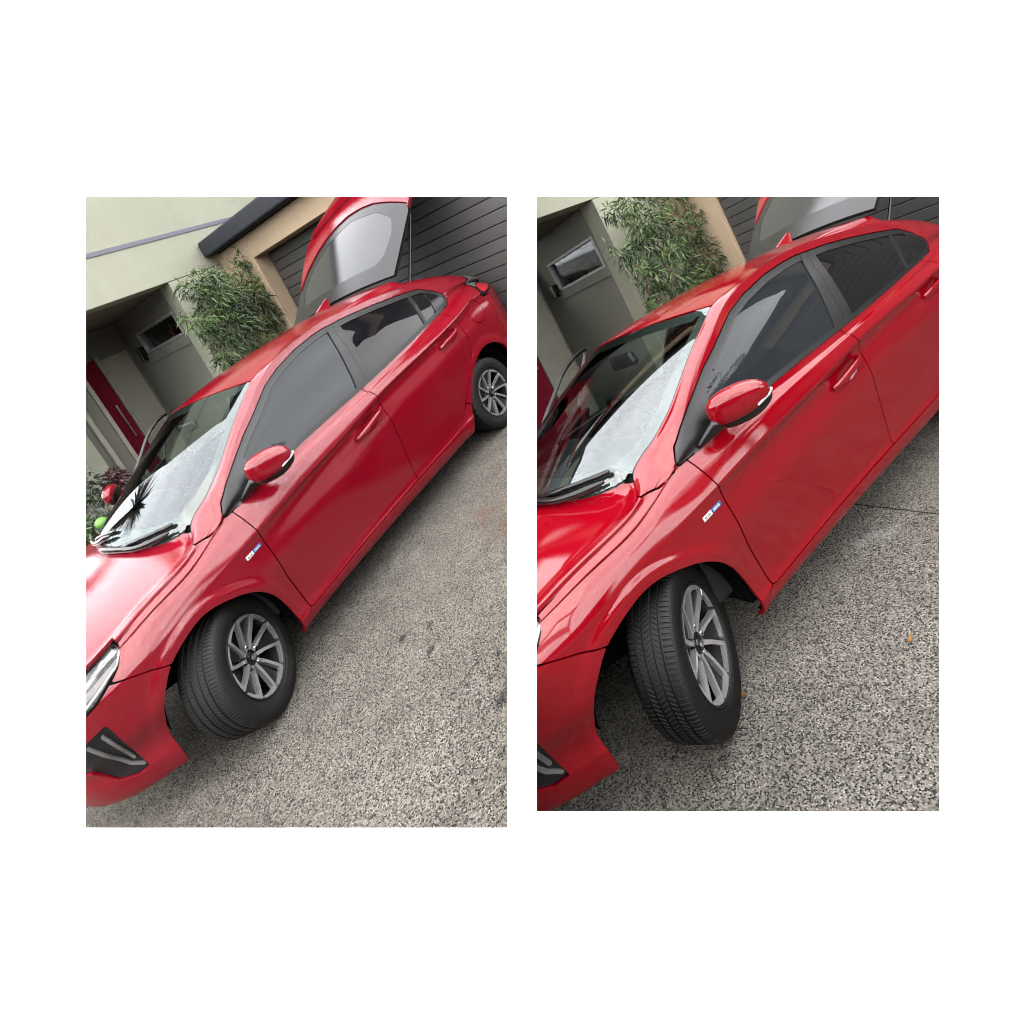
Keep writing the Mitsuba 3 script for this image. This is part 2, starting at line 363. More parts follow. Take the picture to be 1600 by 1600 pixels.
def to_s(x, z, top=13.0):
    x, z = np.atleast_1d(x), np.atleast_1d(z); out = np.zeros(len(x)); js = SS <= top + 1e-9
    for q, (a, b) in enumerate(zip(x, z)):
        i = (a - XS[0]) / (XS[1] - XS[0]); i0 = int(np.clip(i, 0, len(XS) - 2)); t = np.clip(i - i0, 0, 1)
        out[q] = np.interp(b, (Z[i0] * (1 - t) + Z[i0 + 1] * t)[js], SS[js])
    return out


def y_to_s(x, y):
    i = np.clip((np.asarray(x) - XS[0]) / (XS[1] - XS[0]), 0, len(XS) - 1)
    e = np.interp(i, np.arange(len(XS)), yE * kf)
    return 15 - 2 * np.asarray(y) / e


def rounded(poly, r): return poly.buffer(-r).buffer(2 * r).buffer(-r) if r else poly


def xs_poly(poly):
    """A polygon of the side view (x, z) as one of the surface (x, s)."""
    def ring(r):
        c = A(shapely.segmentize(LineString(r.coords), .012).coords)[:-1]
        return np.c_[c[:, 0], to_s(c[:, 0], c[:, 1])]
    return Polygon(ring(poly.exterior), [ring(r) for r in poly.interiors]).buffer(0)


def mesh_xs(poly, off=0.0, skirt=.014, cell=(.025, .2)):
    """The piece of the body surface inside a polygon of (x, s), with returned edges."""
    V, F, N = [], [], []; at = 0
    for g in getattr(poly, 'geoms', [poly]):
        if g.area < 1e-5: continue
        x0, y0, x1, y1 = g.bounds
        nx, ny = max(1, math.ceil((x1 - x0) / cell[0])), max(1, math.ceil((y1 - y0) / cell[1]))
        ex, ey = np.linspace(x0, x1, nx + 1), np.linspace(y0, y1, ny + 1)
        bx = shapely.box(*[q.ravel() for q in (np.meshgrid(ex[:-1], ey[:-1])[0], np.meshgrid(ex[:-1], ey[:-1])[1], np.meshgrid(ex[1:], ey[1:])[0], np.meshgrid(ex[1:], ey[1:])[1])])
        shapely.prepare(g)
        whole = shapely.contains(g, bx); part = shapely.intersects(g, bx) & ~whole
        tris = []
        for q in bx[whole]:
            a, b, c, d = q.bounds
            tris += [[(a, b), (c, b), (c, d)], [(a, b), (c, d), (a, d)]]
        for q in shapely.intersection(bx[part], g):
            for pc in getattr(q, 'geoms', [q]):
                if pc.geom_type != 'Polygon' or pc.area < 1e-9: continue
                for t in shapely.constrained_delaunay_triangles(pc).geoms if hasattr(shapely, 'constrained_delaunay_triangles') else shapely.ops.triangulate(pc):
                    c = list(t.exterior.coords)[:3]
                    if shapely.LinearRing(c).is_ccw is False: c = c[::-1]
                    tris.append(c)
        t = A(tris).reshape(-1, 2)
        o = off(t[:, 0], t[:, 1]) if callable(off) else np.full(len(t), off)
        v, n = surf(t[:, 0], t[:, 1], o)
        f = np.arange(len(t)).reshape(-1, 3)
        gn = np.cross(v[f[:, 1]] - v[f[:, 0]], v[f[:, 2]] - v[f[:, 0]])
        flip = (gn * n[f[:, 0]]).sum(1) < 0
        f[flip] = f[flip][:, ::-1]
        if callable(off):
            e = 2e-3
            a1, _ = surf(t[:, 0] + e, t[:, 1], off(t[:, 0] + e, t[:, 1])); a0, _ = surf(t[:, 0] - e, t[:, 1], off(t[:, 0] - e, t[:, 1]))
            e = 2e-2
            b1, _ = surf(t[:, 0], t[:, 1] + e, off(t[:, 0], t[:, 1] + e)); b0, _ = surf(t[:, 0], t[:, 1] - e, off(t[:, 0], t[:, 1] - e))
            n2 = np.cross(a1 - a0, b1 - b0); n2 /= np.linalg.norm(n2, axis=1, keepdims=True) + 1e-12
            n = np.where((n2 * n).sum(1, keepdims=True) < 0, -n2, n2)
        V.append(v); F.append(f + at); N.append(n); at += len(v)
        if skirt:
            for r in [g.exterior, *g.interiors]:
                c = A(r.coords)
                if len(c) < 4: continue
                o = off(c[:, 0], c[:, 1]) if callable(off) else np.full(len(c), off)
                p, n = surf(c[:, 0], c[:, 1], o); q = p - n * skirt
                a, b = np.arange(len(c) - 1), np.arange(1, len(c))
                v = np.stack([p[a], p[b], q[b], q[a]], 1).reshape(-1, 3); k = np.arange(len(a)) * 4
                fn = np.cross(p[b] - p[a], q[a] - p[a]); fn /= np.linalg.norm(fn, axis=1, keepdims=True) + 1e-12
                V.append(v); N.append(np.repeat(fn, 4, 0)); F.append(np.vstack([np.stack([k, k + 1, k + 2], 1), np.stack([k, k + 2, k + 3], 1)]) + at); at += len(v)
    return np.vstack(V), np.vstack(F), np.vstack(N)


def flip_y(p): v, f, n = p; return v * [1, -1, 1], f[:, ::-1], None if n is None else n * [1, -1, 1]


def join(*ps):
    at, V, F, N = 0, [], [], []
    for v, f, n in ps:
        V.append(v); F.append(f + at); N.append(n); at += len(v)
    return np.vstack(V), np.vstack(F), np.vstack(N)


def plain(mesh, smooth=False):
    v, f, n = meshkit.arrays(mesh, smooth if smooth else 1)
    return v, f, n


def hull(*balls, seg=24):
    return m3.Manifold.batch_hull([m3.Manifold.sphere(r, seg).translate(list(map(float, c))) for c, r in balls])


def rbox(lo, hi, r=.01, seg=12):
    lo, hi = A(lo, float), A(hi, float); r = min(r, *(hi - lo) / 2 * .98)
    return hull(*[((lo[0] + r if i else hi[0] - r, lo[1] + r if j else hi[1] - r, lo[2] + r if k else hi[2] - r), r) for i in (0, 1) for j in (0, 1) for k in (0, 1)], seg=seg)


def tube(pts, r, sides=10):
    p = A(pts, float); r = np.broadcast_to(r, (len(p),))
    return m3.Manifold.compose([]) if len(p) < 2 else m3.Manifold.batch_boolean([hull((p[i], r[i]), (p[i + 1], r[i + 1]), seg=sides) for i in range(len(p) - 1)], m3.OpType.Add)


def lathe(profile, n, hole=False):
    """Rings about the y axis from (radius, y) pairs."""
    p = A(profile, float); a = np.arange(n) * 2 * np.pi / n
    v = np.stack([p[None, :, 0] * np.cos(a)[:, None], np.broadcast_to(p[None, :, 1], (n, len(p))), p[None, :, 0] * np.sin(a)[:, None]], -1)
    i, j = np.meshgrid(np.arange(n), np.arange(len(p) - 1), indexing='ij'); m = len(p)
    q = np.stack([i * m + j, i * m + j + 1, (i + 1) % n * m + j + 1, (i + 1) % n * m + j], -1).reshape(-1, 4)
    return v, q


# ------------------------------------------------------------------ side-view outlines of the body panels
DLO = Polygon([(-.293, .925), (-.35, .995), (-.42, 1.04), (-.525, 1.095), (-.69, 1.175), (-.80, 1.22), (-1.0, 1.31), (-1.137, 1.348), (-1.33, 1.381), (-1.5, 1.393), (-1.6, 1.394), (-1.85, 1.376), (-2.1, 1.345), (-2.35, 1.307),
               (-2.585, 1.265), (-2.69, 1.205), (-2.755, 1.138), (-2.757, 1.095), (-2.70, 1.066), (-2.57, 1.057), (-2.3, 1.046), (-2.0, 1.03), (-1.556, 1.01), (-1.265, 1.0), (-.925, .984), (-.6, .957), (-.39, .934)])
DLO = rounded(DLO, .016)
E_line = [(x, float(np.interp(x, XS, Z[:, 520]))) for x in np.arange(.352, -2.56, -.01)]
e_at = lambda x: float(np.interp(x, XS, Z[:, 520]))
belt = lambda x: float(np.interp(x, XS, Z[:, 360]))
BIG = 3.0
front_door = Polygon([(-.36, .96), (-.383, .79), (-.396, .51), (-.412, .40), (-.425, .278), (-.445, .270), (-.70, .286), (-.953, .302), (-1.25, .311), (-1.536, .319), (-1.532, .62), (-1.527, .75), (-1.515, .90), (-1.47, 1.005), (-1.46, 1.04), (-.9, 1.01)]).difference(DLO)
rear_door = Polygon([(-1.536, .319), (-1.532, .62), (-1.527, .75), (-1.515, .90), (-1.47, 1.005), (-1.46, 1.04), (-2.3, 1.07), (-2.52, 1.085), (-2.568, .96), (-2.574, .79), (-2.54, .70), (-2.425, .60), (-2.33, .495), (-2.218, .386), (-2.14, .334), (-2.05, .326)]).difference(DLO)
sill = Polygon([(-.30, .05), (-.36, .235), (-.425, .278), (-.445, .270), (-.70, .286), (-.953, .302), (-1.536, .319), (-2.05, .326), (-2.14, .334), (-2.218, .386), (-2.30, .45), (-2.45, .3), (-2.45, .05)]).difference(AF).difference(AR)
fender = Polygon([(x, float(np.interp(x, XS, Z[:, 520])) + .03) for x in np.arange(.368, -.13, -.01)] + [(-.128, e_at(-.128) + .03), (-.128, e_at(-.128) - .003), (-.2, .911), (-.293, .922), (-.30, .94), (-.36, .96), (-.383, .79), (-.396, .51), (-.412, .40), (-.425, .278), (-.36, .235), (-.30, .05), (.2, .05), (.27, .622), (.35, .662), (.43, .696), (.485, .717), (.430, .746), (.396, .775), (.372, .805), (.368, e_at(.368) + .03)]).difference(AF).difference(DLO)
bumper = Polygon([(.10, .05), (.262, .618), (.35, .662), (.43, .696), (.490, .717), (.502, .711), (.585, .672), (.70, .632), (.898, .612), (.898, .05)]).difference(AF)
bezel = rounded(Polygon([(.590, .585), (.580, .44), (.568, .297), (.62, .288), (.68, .314), (.74, .40), (.86, .42), (.86, .52), (.68, .556)]), .008)
bumper = bumper.difference(bezel)
lamp = Polygon([(.376, .808), (.400, .778), (.434, .749), (.504, .713), (.585, .675), (.70, .635), (.86, .615)] + [(x, e_at(x) - .004) for x in np.arange(.86, .385, -.03)])
side_all = Polygon([(x, z + .03) for x, z in E_line if x < -.126] + [(-2.645, e_at(-2.645) + .03), (-2.93, e_at(-2.93) + .03), (-3.19, e_at(-3.19) + .03), (-3.245, 1.155), (-3.155, 1.10), (-3.085, 1.045), (-2.985, .995), (-3.02, .972), (-3.14, .955), (-3.17, .85), (-3.15, .70), (-3.10, .58), (-2.9, .3), (-2.5, .1), (-2.1, .3), (-1.5, .3), (-.4, .3), (-.3, .90), (-.126, e_at(-.126) - .01)]).buffer(0)
quarter = side_all.difference(DLO).difference(front_door.buffer(.001)).difference(rear_door.buffer(.001)).difference(fender).difference(sill).difference(AR).buffer(-.004).buffer(.004)
quarter = max(getattr(quarter, 'geoms', [quarter]), key=lambda g: g.area)
fuel = affinity.rotate(affinity.scale(shapely.Point(-2.82, .925).buffer(.085), 1.15, 1.0), 0)
rear_bumper = Polygon([(-3.02, .972), (-3.14, .955), (-3.17, .85), (-3.15, .70), (-3.10, .58), (-2.95, .2), (-3.615, .2), (-3.615, .975), (-3.4, .980)]).difference(AR)
tail = rounded(Polygon([(-3.25, 1.155), (-3.155, 1.10), (-3.085, 1.045), (-2.985, .995), (-3.02, .974), (-3.4, .982), (-3.6, .98), (-3.6, 1.06), (-3.4, 1.12), (-3.3, 1.16)]), .004)
gap = .0032
cupF = affinity.rotate(affinity.scale(shapely.Point(-1.368, .822).buffer(1), .105, .040), -8)
cupR = affinity.rotate(affinity.scale(shapely.Point(-2.40, .905).buffer(1), .10, .038), -6)


def side_piece(poly, off=0.0, skirt=.014, shrink=gap, rr=.004, cell=(.025, .2)):
    q = rounded(poly.buffer(-shrink, join_style=2), rr)
    return mesh_xs(xs_poly(q) if q.geom_type == 'Polygon' else shapely.union_all([xs_poly(g) for g in q.geoms]), off, skirt, cell)


def cup(poly):
    sp = xs_poly(poly); c = sp.centroid; b = sp.bounds; hx, hs = (b[2] - b[0]) / 2, (b[3] - b[1]) / 2
    off = lambda x, s: -.017 * np.clip(1 - ((x - c.x) / hx) ** 2 - ((s - c.y) / hs) ** 2, 0, 1) ** .8 - .0005
    return mesh_xs(sp, off, 0, (.006, .05))


def handle(x0, z0, x1, z1):
    t = np.linspace(0, 1, 13); x = x0 + (x1 - x0) * t; z = z0 + (z1 - z0) * t
    p, n = surf(x, to_s(x, z)); lift = .012 + .020 * np.sin(np.pi * t) ** .6
    c = p + n * lift[:, None]; r = .006 + .0075 * np.sin(np.pi * (t * .9 + .05)) ** .5
    up = A([0, 0, 1.])
    balls = [[(c[i] + up * h, r[i]) for h in (-.004, .004)] for i in range(13)]
    return plain(m3.Manifold.batch_boolean([m3.Manifold.batch_hull([m3.Manifold.sphere(b[1], 16).translate(b[0].tolist()) for b in balls[i] + balls[i + 1]]) for i in range(12)], m3.OpType.Add), 50)


def strip_xs(pts, w_in, off, skirt=.01):
    return side_piece(LineString(pts).buffer(w_in, cap_style=2), off, skirt, 0, 0)


# window furniture inside the DLO
fbar = LineString([(-1.665, 1.45), (-1.48, 1.05), (-1.40, .88)])
pillar_f = Polygon([(-1.652, 1.42), (-1.628, 1.373), (-1.446, 1.02), (-1.39, .92), (-1.49, .92), (-1.54, 1.02), (-1.684, 1.377), (-1.71, 1.42)]).intersection(DLO.buffer(-.002))
pillar_r = Polygon([(-1.71, 1.42), (-1.684, 1.377), (-1.54, 1.02), (-1.49, .92), (-1.58, .92), (-1.618, 1.034), (-1.734, 1.355), (-1.77, 1.42)]).intersection(DLO.buffer(-.002))
divider = LineString([(-2.50, 1.36), (-2.40, 1.17), (-2.345, 1.04), (-2.32, .98)]).buffer(.014, cap_style=2).intersection(DLO.buffer(-.004))
frame_in = DLO.buffer(-.030)
frame_ring = DLO.buffer(-.0015).difference(affinity.translate(DLO, 0, -.006).buffer(-.026).difference(Polygon([(-.1, .8), (-.1, 1.3), (-.60, 1.2), (-.60, .8)])))
belt_strip = shapely.union_all([Polygon([(x, belt(x) - .004) for x in np.arange(-.40, -2.66, -.03)] + [(x, belt(x) + .016) for x in np.arange(-2.66, -.40, .03)])])
sail = DLO.buffer(-.004).intersection(Polygon([(-.1, .8), (-.1, 1.3), (-.60, 1.14), (-.575, .9), (-.5, .8)]))
glass_f = DLO.buffer(-.02).intersection(Polygon([(-.58, .9), (-.585, 1.25), (-1.2, 1.5), (-1.60, 1.45), (-1.628, 1.373), (-1.446, 1.02), (-1.40, .9)]))
glass_r = DLO.buffer(-.02).intersection(Polygon([(-1.60, .9), (-1.618, 1.034), (-1.734, 1.355), (-1.77, 1.45), (-2.54, 1.45), (-2.49, 1.34), (-2.40, 1.17), (-2.345, 1.04), (-2.33, .9)]))
glass_q = DLO.buffer(-.02).intersection(Polygon([(-2.33, .9), (-2.345, 1.04), (-2.40, 1.17), (-2.50, 1.36), (-2.53, 1.45), (-2.64, 1.45), (-2.62, 1.26), (-2.55, 1.09), (-2.52, .9)]))
tail_cap = DLO.buffer(-.012).intersection(Polygon([(-2.52, .9), (-2.55, 1.09), (-2.62, 1.26), (-2.64, 1.45), (-3, 1.4), (-3, .9)]))


def top_curve(fn, y0, y1, n=40):
    y = np.linspace(y0, y1, n); x = fn(y)
    return np.c_[x, y_to_s(x, y)]


hood_edge = [(.86, 13.009)] + [(x, 13.009) for x in np.arange(.84, -.11, -.03)] + [(-.124, 13.009)]
hood_rear = [(-.130, 13.012), (-.150, 13.012), (-.178, 13.014)] + [(a, b) for a, b in top_curve(lambda y: xb(y) + .012, .660, 0, 40)]
hood_poly = Polygon(hood_edge + hood_rear + [(.895, 15.0), (.895, 14.2)]).buffer(0)
ws_poly = Polygon([(x, 13.014) for x in np.arange(-.205, -.972, -.015)] + [tuple(q) for q in top_curve(lambda y: xh(y) + .004, .59, 0, 30)] + [tuple(q) for q in top_curve(lambda y: xb(y) + .004, 0, .668, 30)]).buffer(0)
cowl_poly = Polygon([tuple(q) for q in top_curve(lambda y: xb(y) - .02, 0, .66, 30)] + [tuple(q) for q in top_curve(lambda y: xb(y) + .03, .66, 0, 30)]).buffer(0)
frit = ws_poly.difference(Polygon([(x, 13.17) for x in np.arange(-.27, -.93, -.03)] + [tuple(q) for q in top_curve(lambda y: xh(y) + .07, .53, 0, 30)] + [tuple(q) for q in top_curve(lambda y: xb(y) - .08, 0, .60, 30)]).buffer(0))
roof_poly = Polygon([tuple(q) for q in top_curve(lambda y: xh(y) - .004, 0, .592, 30)] + [(x, 13.02) for x in np.arange(-.99, -2.52, -.03)] + [(-2.52, 13.1), (-2.50, 15.0)]).buffer(0)


def both(p): return join(p, flip_y(p))


PARTS = []      # (name, mesh, material role, side of car)


def add(name, mesh, role): PARTS.append((name, mesh, role))


CELL = (.05, .06)
add('hood', both(mesh_xs(hood_poly, 0, .014, (.03, .05))), 'paint')
add('roof', both(mesh_xs(roof_poly, 0, .012, (.04, .06))), 'paint')
add('windscreen', both(mesh_xs(ws_poly, -.001, 0, (.03, .06))), 'windscreen_glass')
add('cowl_panel', join(mesh_xs(cowl_poly, -.012, .01, (.03, .05))), 'grey_trim'); add('cowl_panel', flip_y(mesh_xs(cowl_poly, -.012, .01, (.03, .05))), 'grey_trim')
add('windscreen__border', both(mesh_xs(frit, -.006, 0, (.03, .05))), 'frit')
add('front_door', side_piece(front_door.difference(cupF.buffer(-.002))), 'paint')
add('front_door__handle_recess', cup(cupF), 'paint')
add('front_door__handle', handle(-1.218, .800, -1.485, .845), 'paint')
add('rear_door', side_piece(rear_door.difference(cupR.buffer(-.002))), 'paint')
add('rear_door__handle_recess', cup(cupR), 'paint')
add('rear_door__handle', handle(-2.25, .888, -2.49, .918), 'paint')
add('sill', side_piece(sill, -.002), 'paint')
add('fender', side_piece(fender, cell=(.0125, .1)), 'paint')
add('front_bumper', both(side_piece(bumper, cell=(.0125, .1))), 'paint')
add('front_bumper__vent', side_piece(bezel, -.012, .02, .0005), 'grey_trim')
add('headlight', side_piece(lamp, -.001, .02, .004), 'lamp_glass')
add('headlight__housing', side_piece(lamp, -.035, .02, .002), 'black_trim')
add('body_side', side_piece(quarter.difference(fuel), cell=(.0125, .12)), 'paint')
add('body_side__fuel_flap', side_piece(fuel, 0, .01, .0028), 'paint')
add('rear_bumper', side_piece(rear_bumper), 'paint')
add('tail_light', side_piece(tail, .002, .03, .001), 'gloss_black')
add('tail_light__lens', side_piece(Polygon([(-3.045, 1.008), (-3.06, .990), (-3.40, .995), (-3.40, 1.025), (-3.15, 1.045), (-3.085, 1.030)]), .006, .012, 0, .003), 'lamp_red')
add('tail_light__clear_lens', side_piece(Polygon([(-3.10, 1.040), (-3.15, 1.050), (-3.40, 1.032), (-3.55, 1.05), (-3.40, 1.10), (-3.28, 1.145), (-3.17, 1.092)]), .005, .012, 0, .003), 'lamp_silver')
add('window_trim', side_piece(frame_ring, -.003, .015, 0, 0), 'grey_trim')
add('belt_moulding', side_piece(belt_strip, .004, .012, 0, 0), 'grey_trim')
add('door_pillar', side_piece(pillar_f, .0005, .015, .0008), 'grey_trim')
add('door_pillar', side_piece(pillar_r, .0005, .015, .0008), 'grey_trim')
add('window_divider', side_piece(divider, -.001, .012, 0, 0), 'grey_trim')
add('mirror_base', side_piece(sail, .002, .01, 0, 0), 'grey_trim')
add('front_window', side_piece(glass_f, -.010, 0, 0, 0, (.04, .5)), 'front_glass')
add('rear_window', side_piece(glass_r, -.010, 0, 0, 0, (.04, .5)), 'tinted_glass')
add('quarter_window', side_piece(glass_q, -.010, 0, 0, 0, (.04, .5)), 'tinted_glass')
add('quarter_cover', side_piece(tail_cap, -.004, .012, 0, 0), 'gloss_black')
# lamp insides: two light bars and a reflector
for q, w in (([(.395, .800), (.55, .752), (.80, .680)], .005), ([(.445, .752), (.60, .692), (.80, .640)], .0035), ([(.385, .792), (.425, .760), (.447, .749)], .003)):
    add('headlight__light_bar', side_piece(LineString(q).buffer(w), -.010, .015, 0, 0), 'lamp_white')
add('headlight__reflector', side_piece(Polygon([(.405, .784), (.44, .762), (.60, .703), (.80, .650), (.80, .668), (.55, .742)]), -.020, .01, 0, 0), 'lamp_silver')
for q in ([(.625, .545), (.606, .45), (.590, .365)], [(.690, .530), (.650, .43), (.612, .345), (.578, .318)]):
    add('front_bumper__vent__light_strip', side_piece(LineString(q).buffer(.0065), -.004, .01, 0, 0), 'lamp_silver')
# the middle of the nose: grille between the two bumper corners


def nose(z0_, z1_, x_, bulge):
    y = np.linspace(-.43, .43, 25); x = x_ + bulge * (1 - (y / .43) ** 2)
    v = np.vstack([np.c_[x, y, np.full(25, z0_)], np.c_[x, y, np.full(25, z1_)], np.c_[x - .05, y, np.full(25, z1_)], np.c_[x - .05, y, np.full(25, z0_)]])
    i = np.arange(24); q = np.vstack([np.stack([i + a, i + 1 + a, i + 1 + b, i + b], 1) for a, b in ((0, 25), (25, 50), (75, 0))])
    return plain((v, q), 30)


add('front_bumper__chin', nose(.19, .40, .885, .04), 'paint')
add('grille', nose(.402, .668, .880, .035), 'gloss_black')
add('front_bumper__lip', nose(.670, .73, .885, .03), 'paint')
# dark shell under the panels, so that the gaps read black
shell = shapely.union_all([g.buffer(.006) for g in (front_door, rear_door, sill, fender, bumper, bezel, rear_bumper, quarter)]).buffer(.004).difference(AF.buffer(.012)).difference(AR.buffer(.012)).difference(DLO.buffer(-.035))
shell_m = side_piece(shell, -.028, 0, 0, 0, (.06, .4))
top_shell = both(join(mesh_xs(hood_poly.union(cowl_poly).buffer(.03).intersection(box(-1, 12.6, .89, 15)), -.022, 0, (.06, .2)), mesh_xs(box(-2.5, 12.6, -.98, 15), -.03, 0, (.08, .3))))
add('inner_shell', join(both(shell_m), top_shell), 'dark_inside')
# mirrored side
FAR = [('rear_door', 'rear_door'), ('sill', 'sill'), ('fender', 'fender'), ('body_side', 'body_side'), ('rear_bumper', 'rear_bumper'), ('tail_light', 'tail_light'), ('window_trim', 'window_trim'), ('headlight', 'headlight'), ('rear_window', 'rear_window'), ('quarter_window', 'quarter_window'), ('quarter_cover', 'quarter_cover'), ('door_pillar', 'door_pillar')]
have = {n: (m_, r) for n, m_, r in PARTS}
for new, old in FAR: add(new, flip_y(have[old][0]), have[old][1])
# the far front door stands open: door skin, frame and glass turned about its front edge


def swing(p, ang=-44):
    v, f, n = flip_y(p); c = A([-.40, -.84, 0]); a = math.radians(ang)
    R = A([[math.cos(a), math.sin(a), 0], [-math.sin(a), math.cos(a), 0], [0, 0, 1.]])
    return (v - c) @ R.T + c, f, n @ R.T


ring_f = glass_f.buffer(.016).intersection(DLO.buffer(.002)).difference(glass_f.buffer(.0005))
add('open_door', swing(have['front_door'][0]), 'paint')
add('open_door__window_frame', swing(side_piece(ring_f, 0, .02, 0, 0)), 'grey_trim')
add('open_door__lining', swing(side_piece(front_door, -.05, .03)), 'cabin_plastic')

# wing mirror
ico = trimesh.creation.icosphere(5)


def mirror_body(grow, shift):
    u = A(ico.vertices); u = np.sign(u) * np.abs(u) ** .86          # a little squarer than an egg
    u /= (np.abs(u) ** 2.6).sum(1, keepdims=True) ** (1 / 2.6)
    ax = A([-.60, .80, 0.]); th = A([.80, .60, 0.]); t = u[:, 0]
    hgt = .067 * (1 - .22 * np.clip(t, 0, 1) ** 2 - .05 * t) + grow; dep = .058 * (1 - .25 * np.clip(t, 0, 1) ** 2) + grow
    v = A([-.592, .955, 1.042]) + A(shift) + np.outer(t * (.128 + grow), ax) + np.outer(u[:, 1] * dep, th) + np.outer(u[:, 2] * hgt + .008 * t, [0, 0, 1.])
    return plain((v, A(ico.faces)), True)


def slice_mesh(p, nrm, at):
    v, f, n = p; nrm = A(nrm) / np.linalg.norm(nrm)
    d = (v - at) @ nrm; keep = (d[f] > 0).any(1)
    lift = np.clip(-d, 0, None)
    used = np.unique(f[keep]); v = v.copy(); v[used] += np.outer(lift[used], nrm) * (lift[used] < .012)[:, None]
    return v, f[keep], n


cap_n = A([.50, .26, .83])
add('wing_mirror', slice_mesh(mirror_body(0, (0, 0, 0)), cap_n, A([-.60, .98, 1.020])), 'paint')
add('wing_mirror__housing', mirror_body(-.003, (-.012, -.002, -.020)), 'black_trim')
add('wing_mirror__indicator', plain(hull(((-.655, 1.056, 1.029), .0075), ((-.685, 1.047, 1.036), .008), ((-.600, 1.046, 1.014), .004)), 40), 'indicator_white')
add('wing_mirror__arm', plain(hull(((-.50, .835, .965), .022), ((-.44, .83, .95), .012), ((-.56, .90, 1.0), .026), ((-.50, .885, .998), .02)), 40), 'black_trim')
have = {n: (m_, r) for n, m_, r in PARTS}
far = lambda p: (flip_y(p)[0] + A([.18, -.04, .05]), *flip_y(p)[1:])
add('wing_mirror', far(have['wing_mirror'][0]), 'paint')
PARTS.append(('wing_mirror_001__housing', far(have['wing_mirror__housing'][0]), 'black_trim'))
# antenna
add('antenna_fin', plain(hull(((-2.20, 0, 1.445), .012), ((-2.36, 0, 1.44), .03), ((-2.40, 0, 1.51), .007), ((-2.37, 0, 1.51), .006)), 40), 'paint')


# wipers


def on_top(x, y, off):
    p, n = surf(x, y_to_s(x, np.abs(y)), off)
    p[:, 1] *= np.sign(y) + (y == 0); return p


def wiper(y0, y1, lift0, lift1):
    y = np.linspace(y0, y1, 12); x = xb(y) + .02 - np.linspace(lift0, lift1, 12)
    arm = on_top(x, y, np.full(12, .025))
    r = np.interp(np.linspace(0, 1, 12), [0, .15, .5, .9, 1], [.022, .021, .016, .016, .008])
    blade_y = np.linspace(y0 + (y1 - y0) * .18, y1, 16); blx = xb(blade_y) + .02 - np.linspace(lift0 + .035, lift1 + .03, 16)
    bl = on_top(blx, blade_y, np.full(16, .012))
    return plain(m3.Manifold.batch_boolean([tube(arm, r, 12), tube(bl, .012, 8)], m3.OpType.Add), 45)


add('wiper', wiper(.02, .60, -.03, .03), 'gloss_black')
add('wiper', wiper(-.58, .03, -.03, .05), 'gloss_black')
# cabin
cab = []
add('dashboard', plain(m3.Manifold.batch_boolean([rbox((-.70, -.72, .70), (-.28, .72, .93), .05), hull(((-.55, -.55, .93), .06), ((-.55, -.18, .93), .06), ((-.40, -.37, .92), .05)), rbox((-.5, -.74, .3), (-.2, .74, .85), .02)], m3.OpType.Add), 40), 'cabin_plastic')
a = np.linspace(0, 2 * np.pi, 41)
sw = np.c_[-.93 + .09 * np.sin(a), -.37 + .185 * np.cos(a), .94 + .165 * np.sin(a)]
add('steering_wheel', plain(m3.Manifold.batch_boolean([tube(sw, .016, 10), tube([(-.93, -.54, .94), (-.90, -.37, .93), (-.93, -.20, .94)], .018, 10), hull(((-.90, -.37, .93), .055), ((-.70, -.37, .90), .03))], m3.OpType.Add), 40), 'cabin_plastic')


def seat(y):
    return plain(m3.Manifold.batch_boolean([hull(((-1.15, y - .2, .42), .08), ((-1.15, y + .2, .42), .08), ((-1.62, y - .2, .38), .08), ((-1.62, y + .2, .38), .08)), hull(((-1.62, y - .2, .48), .07), ((-1.62, y + .2, .48), .07), ((-1.86, y - .16, 1.02), .06), ((-1.86, y + .16, 1.02), .06)),
                                             hull(((-1.88, y - .09, 1.15), .05), ((-1.88, y + .09, 1.15), .05), ((-1.91, y - .07, 1.26), .04), ((-1.91, y + .07, 1.26), .04)), tube([(-1.87, y - .06, 1.0), (-1.88, y - .06, 1.15)], .008), tube([(-1.87, y + .06, 1.0), (-1.88, y + .06, 1.15)], .008)], m3.OpType.Add), 40)


add('front_seat', seat(.38), 'cabin_cloth'); add('front_seat', seat(-.38), 'cabin_cloth')
add('rear_seat', plain(m3.Manifold.batch_boolean([rbox((-2.45, -.62, .35), (-1.98, .62, .52), .06), hull(((-2.42, -.6, .5), .07), ((-2.42, .6, .5), .07), ((-2.68, -.55, 1.02), .06), ((-2.68, .55, 1.02), .06)),
                                                  *[hull(((-2.68, q - .09, 1.08), .04), ((-2.68, q + .09, 1.08), .04), ((-2.70, q, 1.18), .05)) for q in (-.36, .36)]], m3.OpType.Add), 40), 'cabin_cloth')
add('cabin_floor', plain(m3.Manifold.batch_boolean([rbox((-3.35, -.76, .20), (-.36, .76, .26), .01), rbox((-.40, -.72, .24), (-.34, .72, .86), .01), rbox((-3.40, -.70, .24), (-3.34, .70, .85), .01), rbox((-3.35, -.74, .26), (-2.6, -.70, .95), .01), rbox((-.34, -.40, .30), (.62, .40, .70), .02)], m3.OpType.Add), False), 'dark_inside')
# inner mirror
add('rear_view_mirror', plain(hull(((-.80, -.10, 1.27), .02), ((-.80, .10, 1.27), .02), ((-.80, .09, 1.30), .02), ((-.80, -.09, 1.30), .02)), 40), 'gloss_black')
# wheel-arch liners


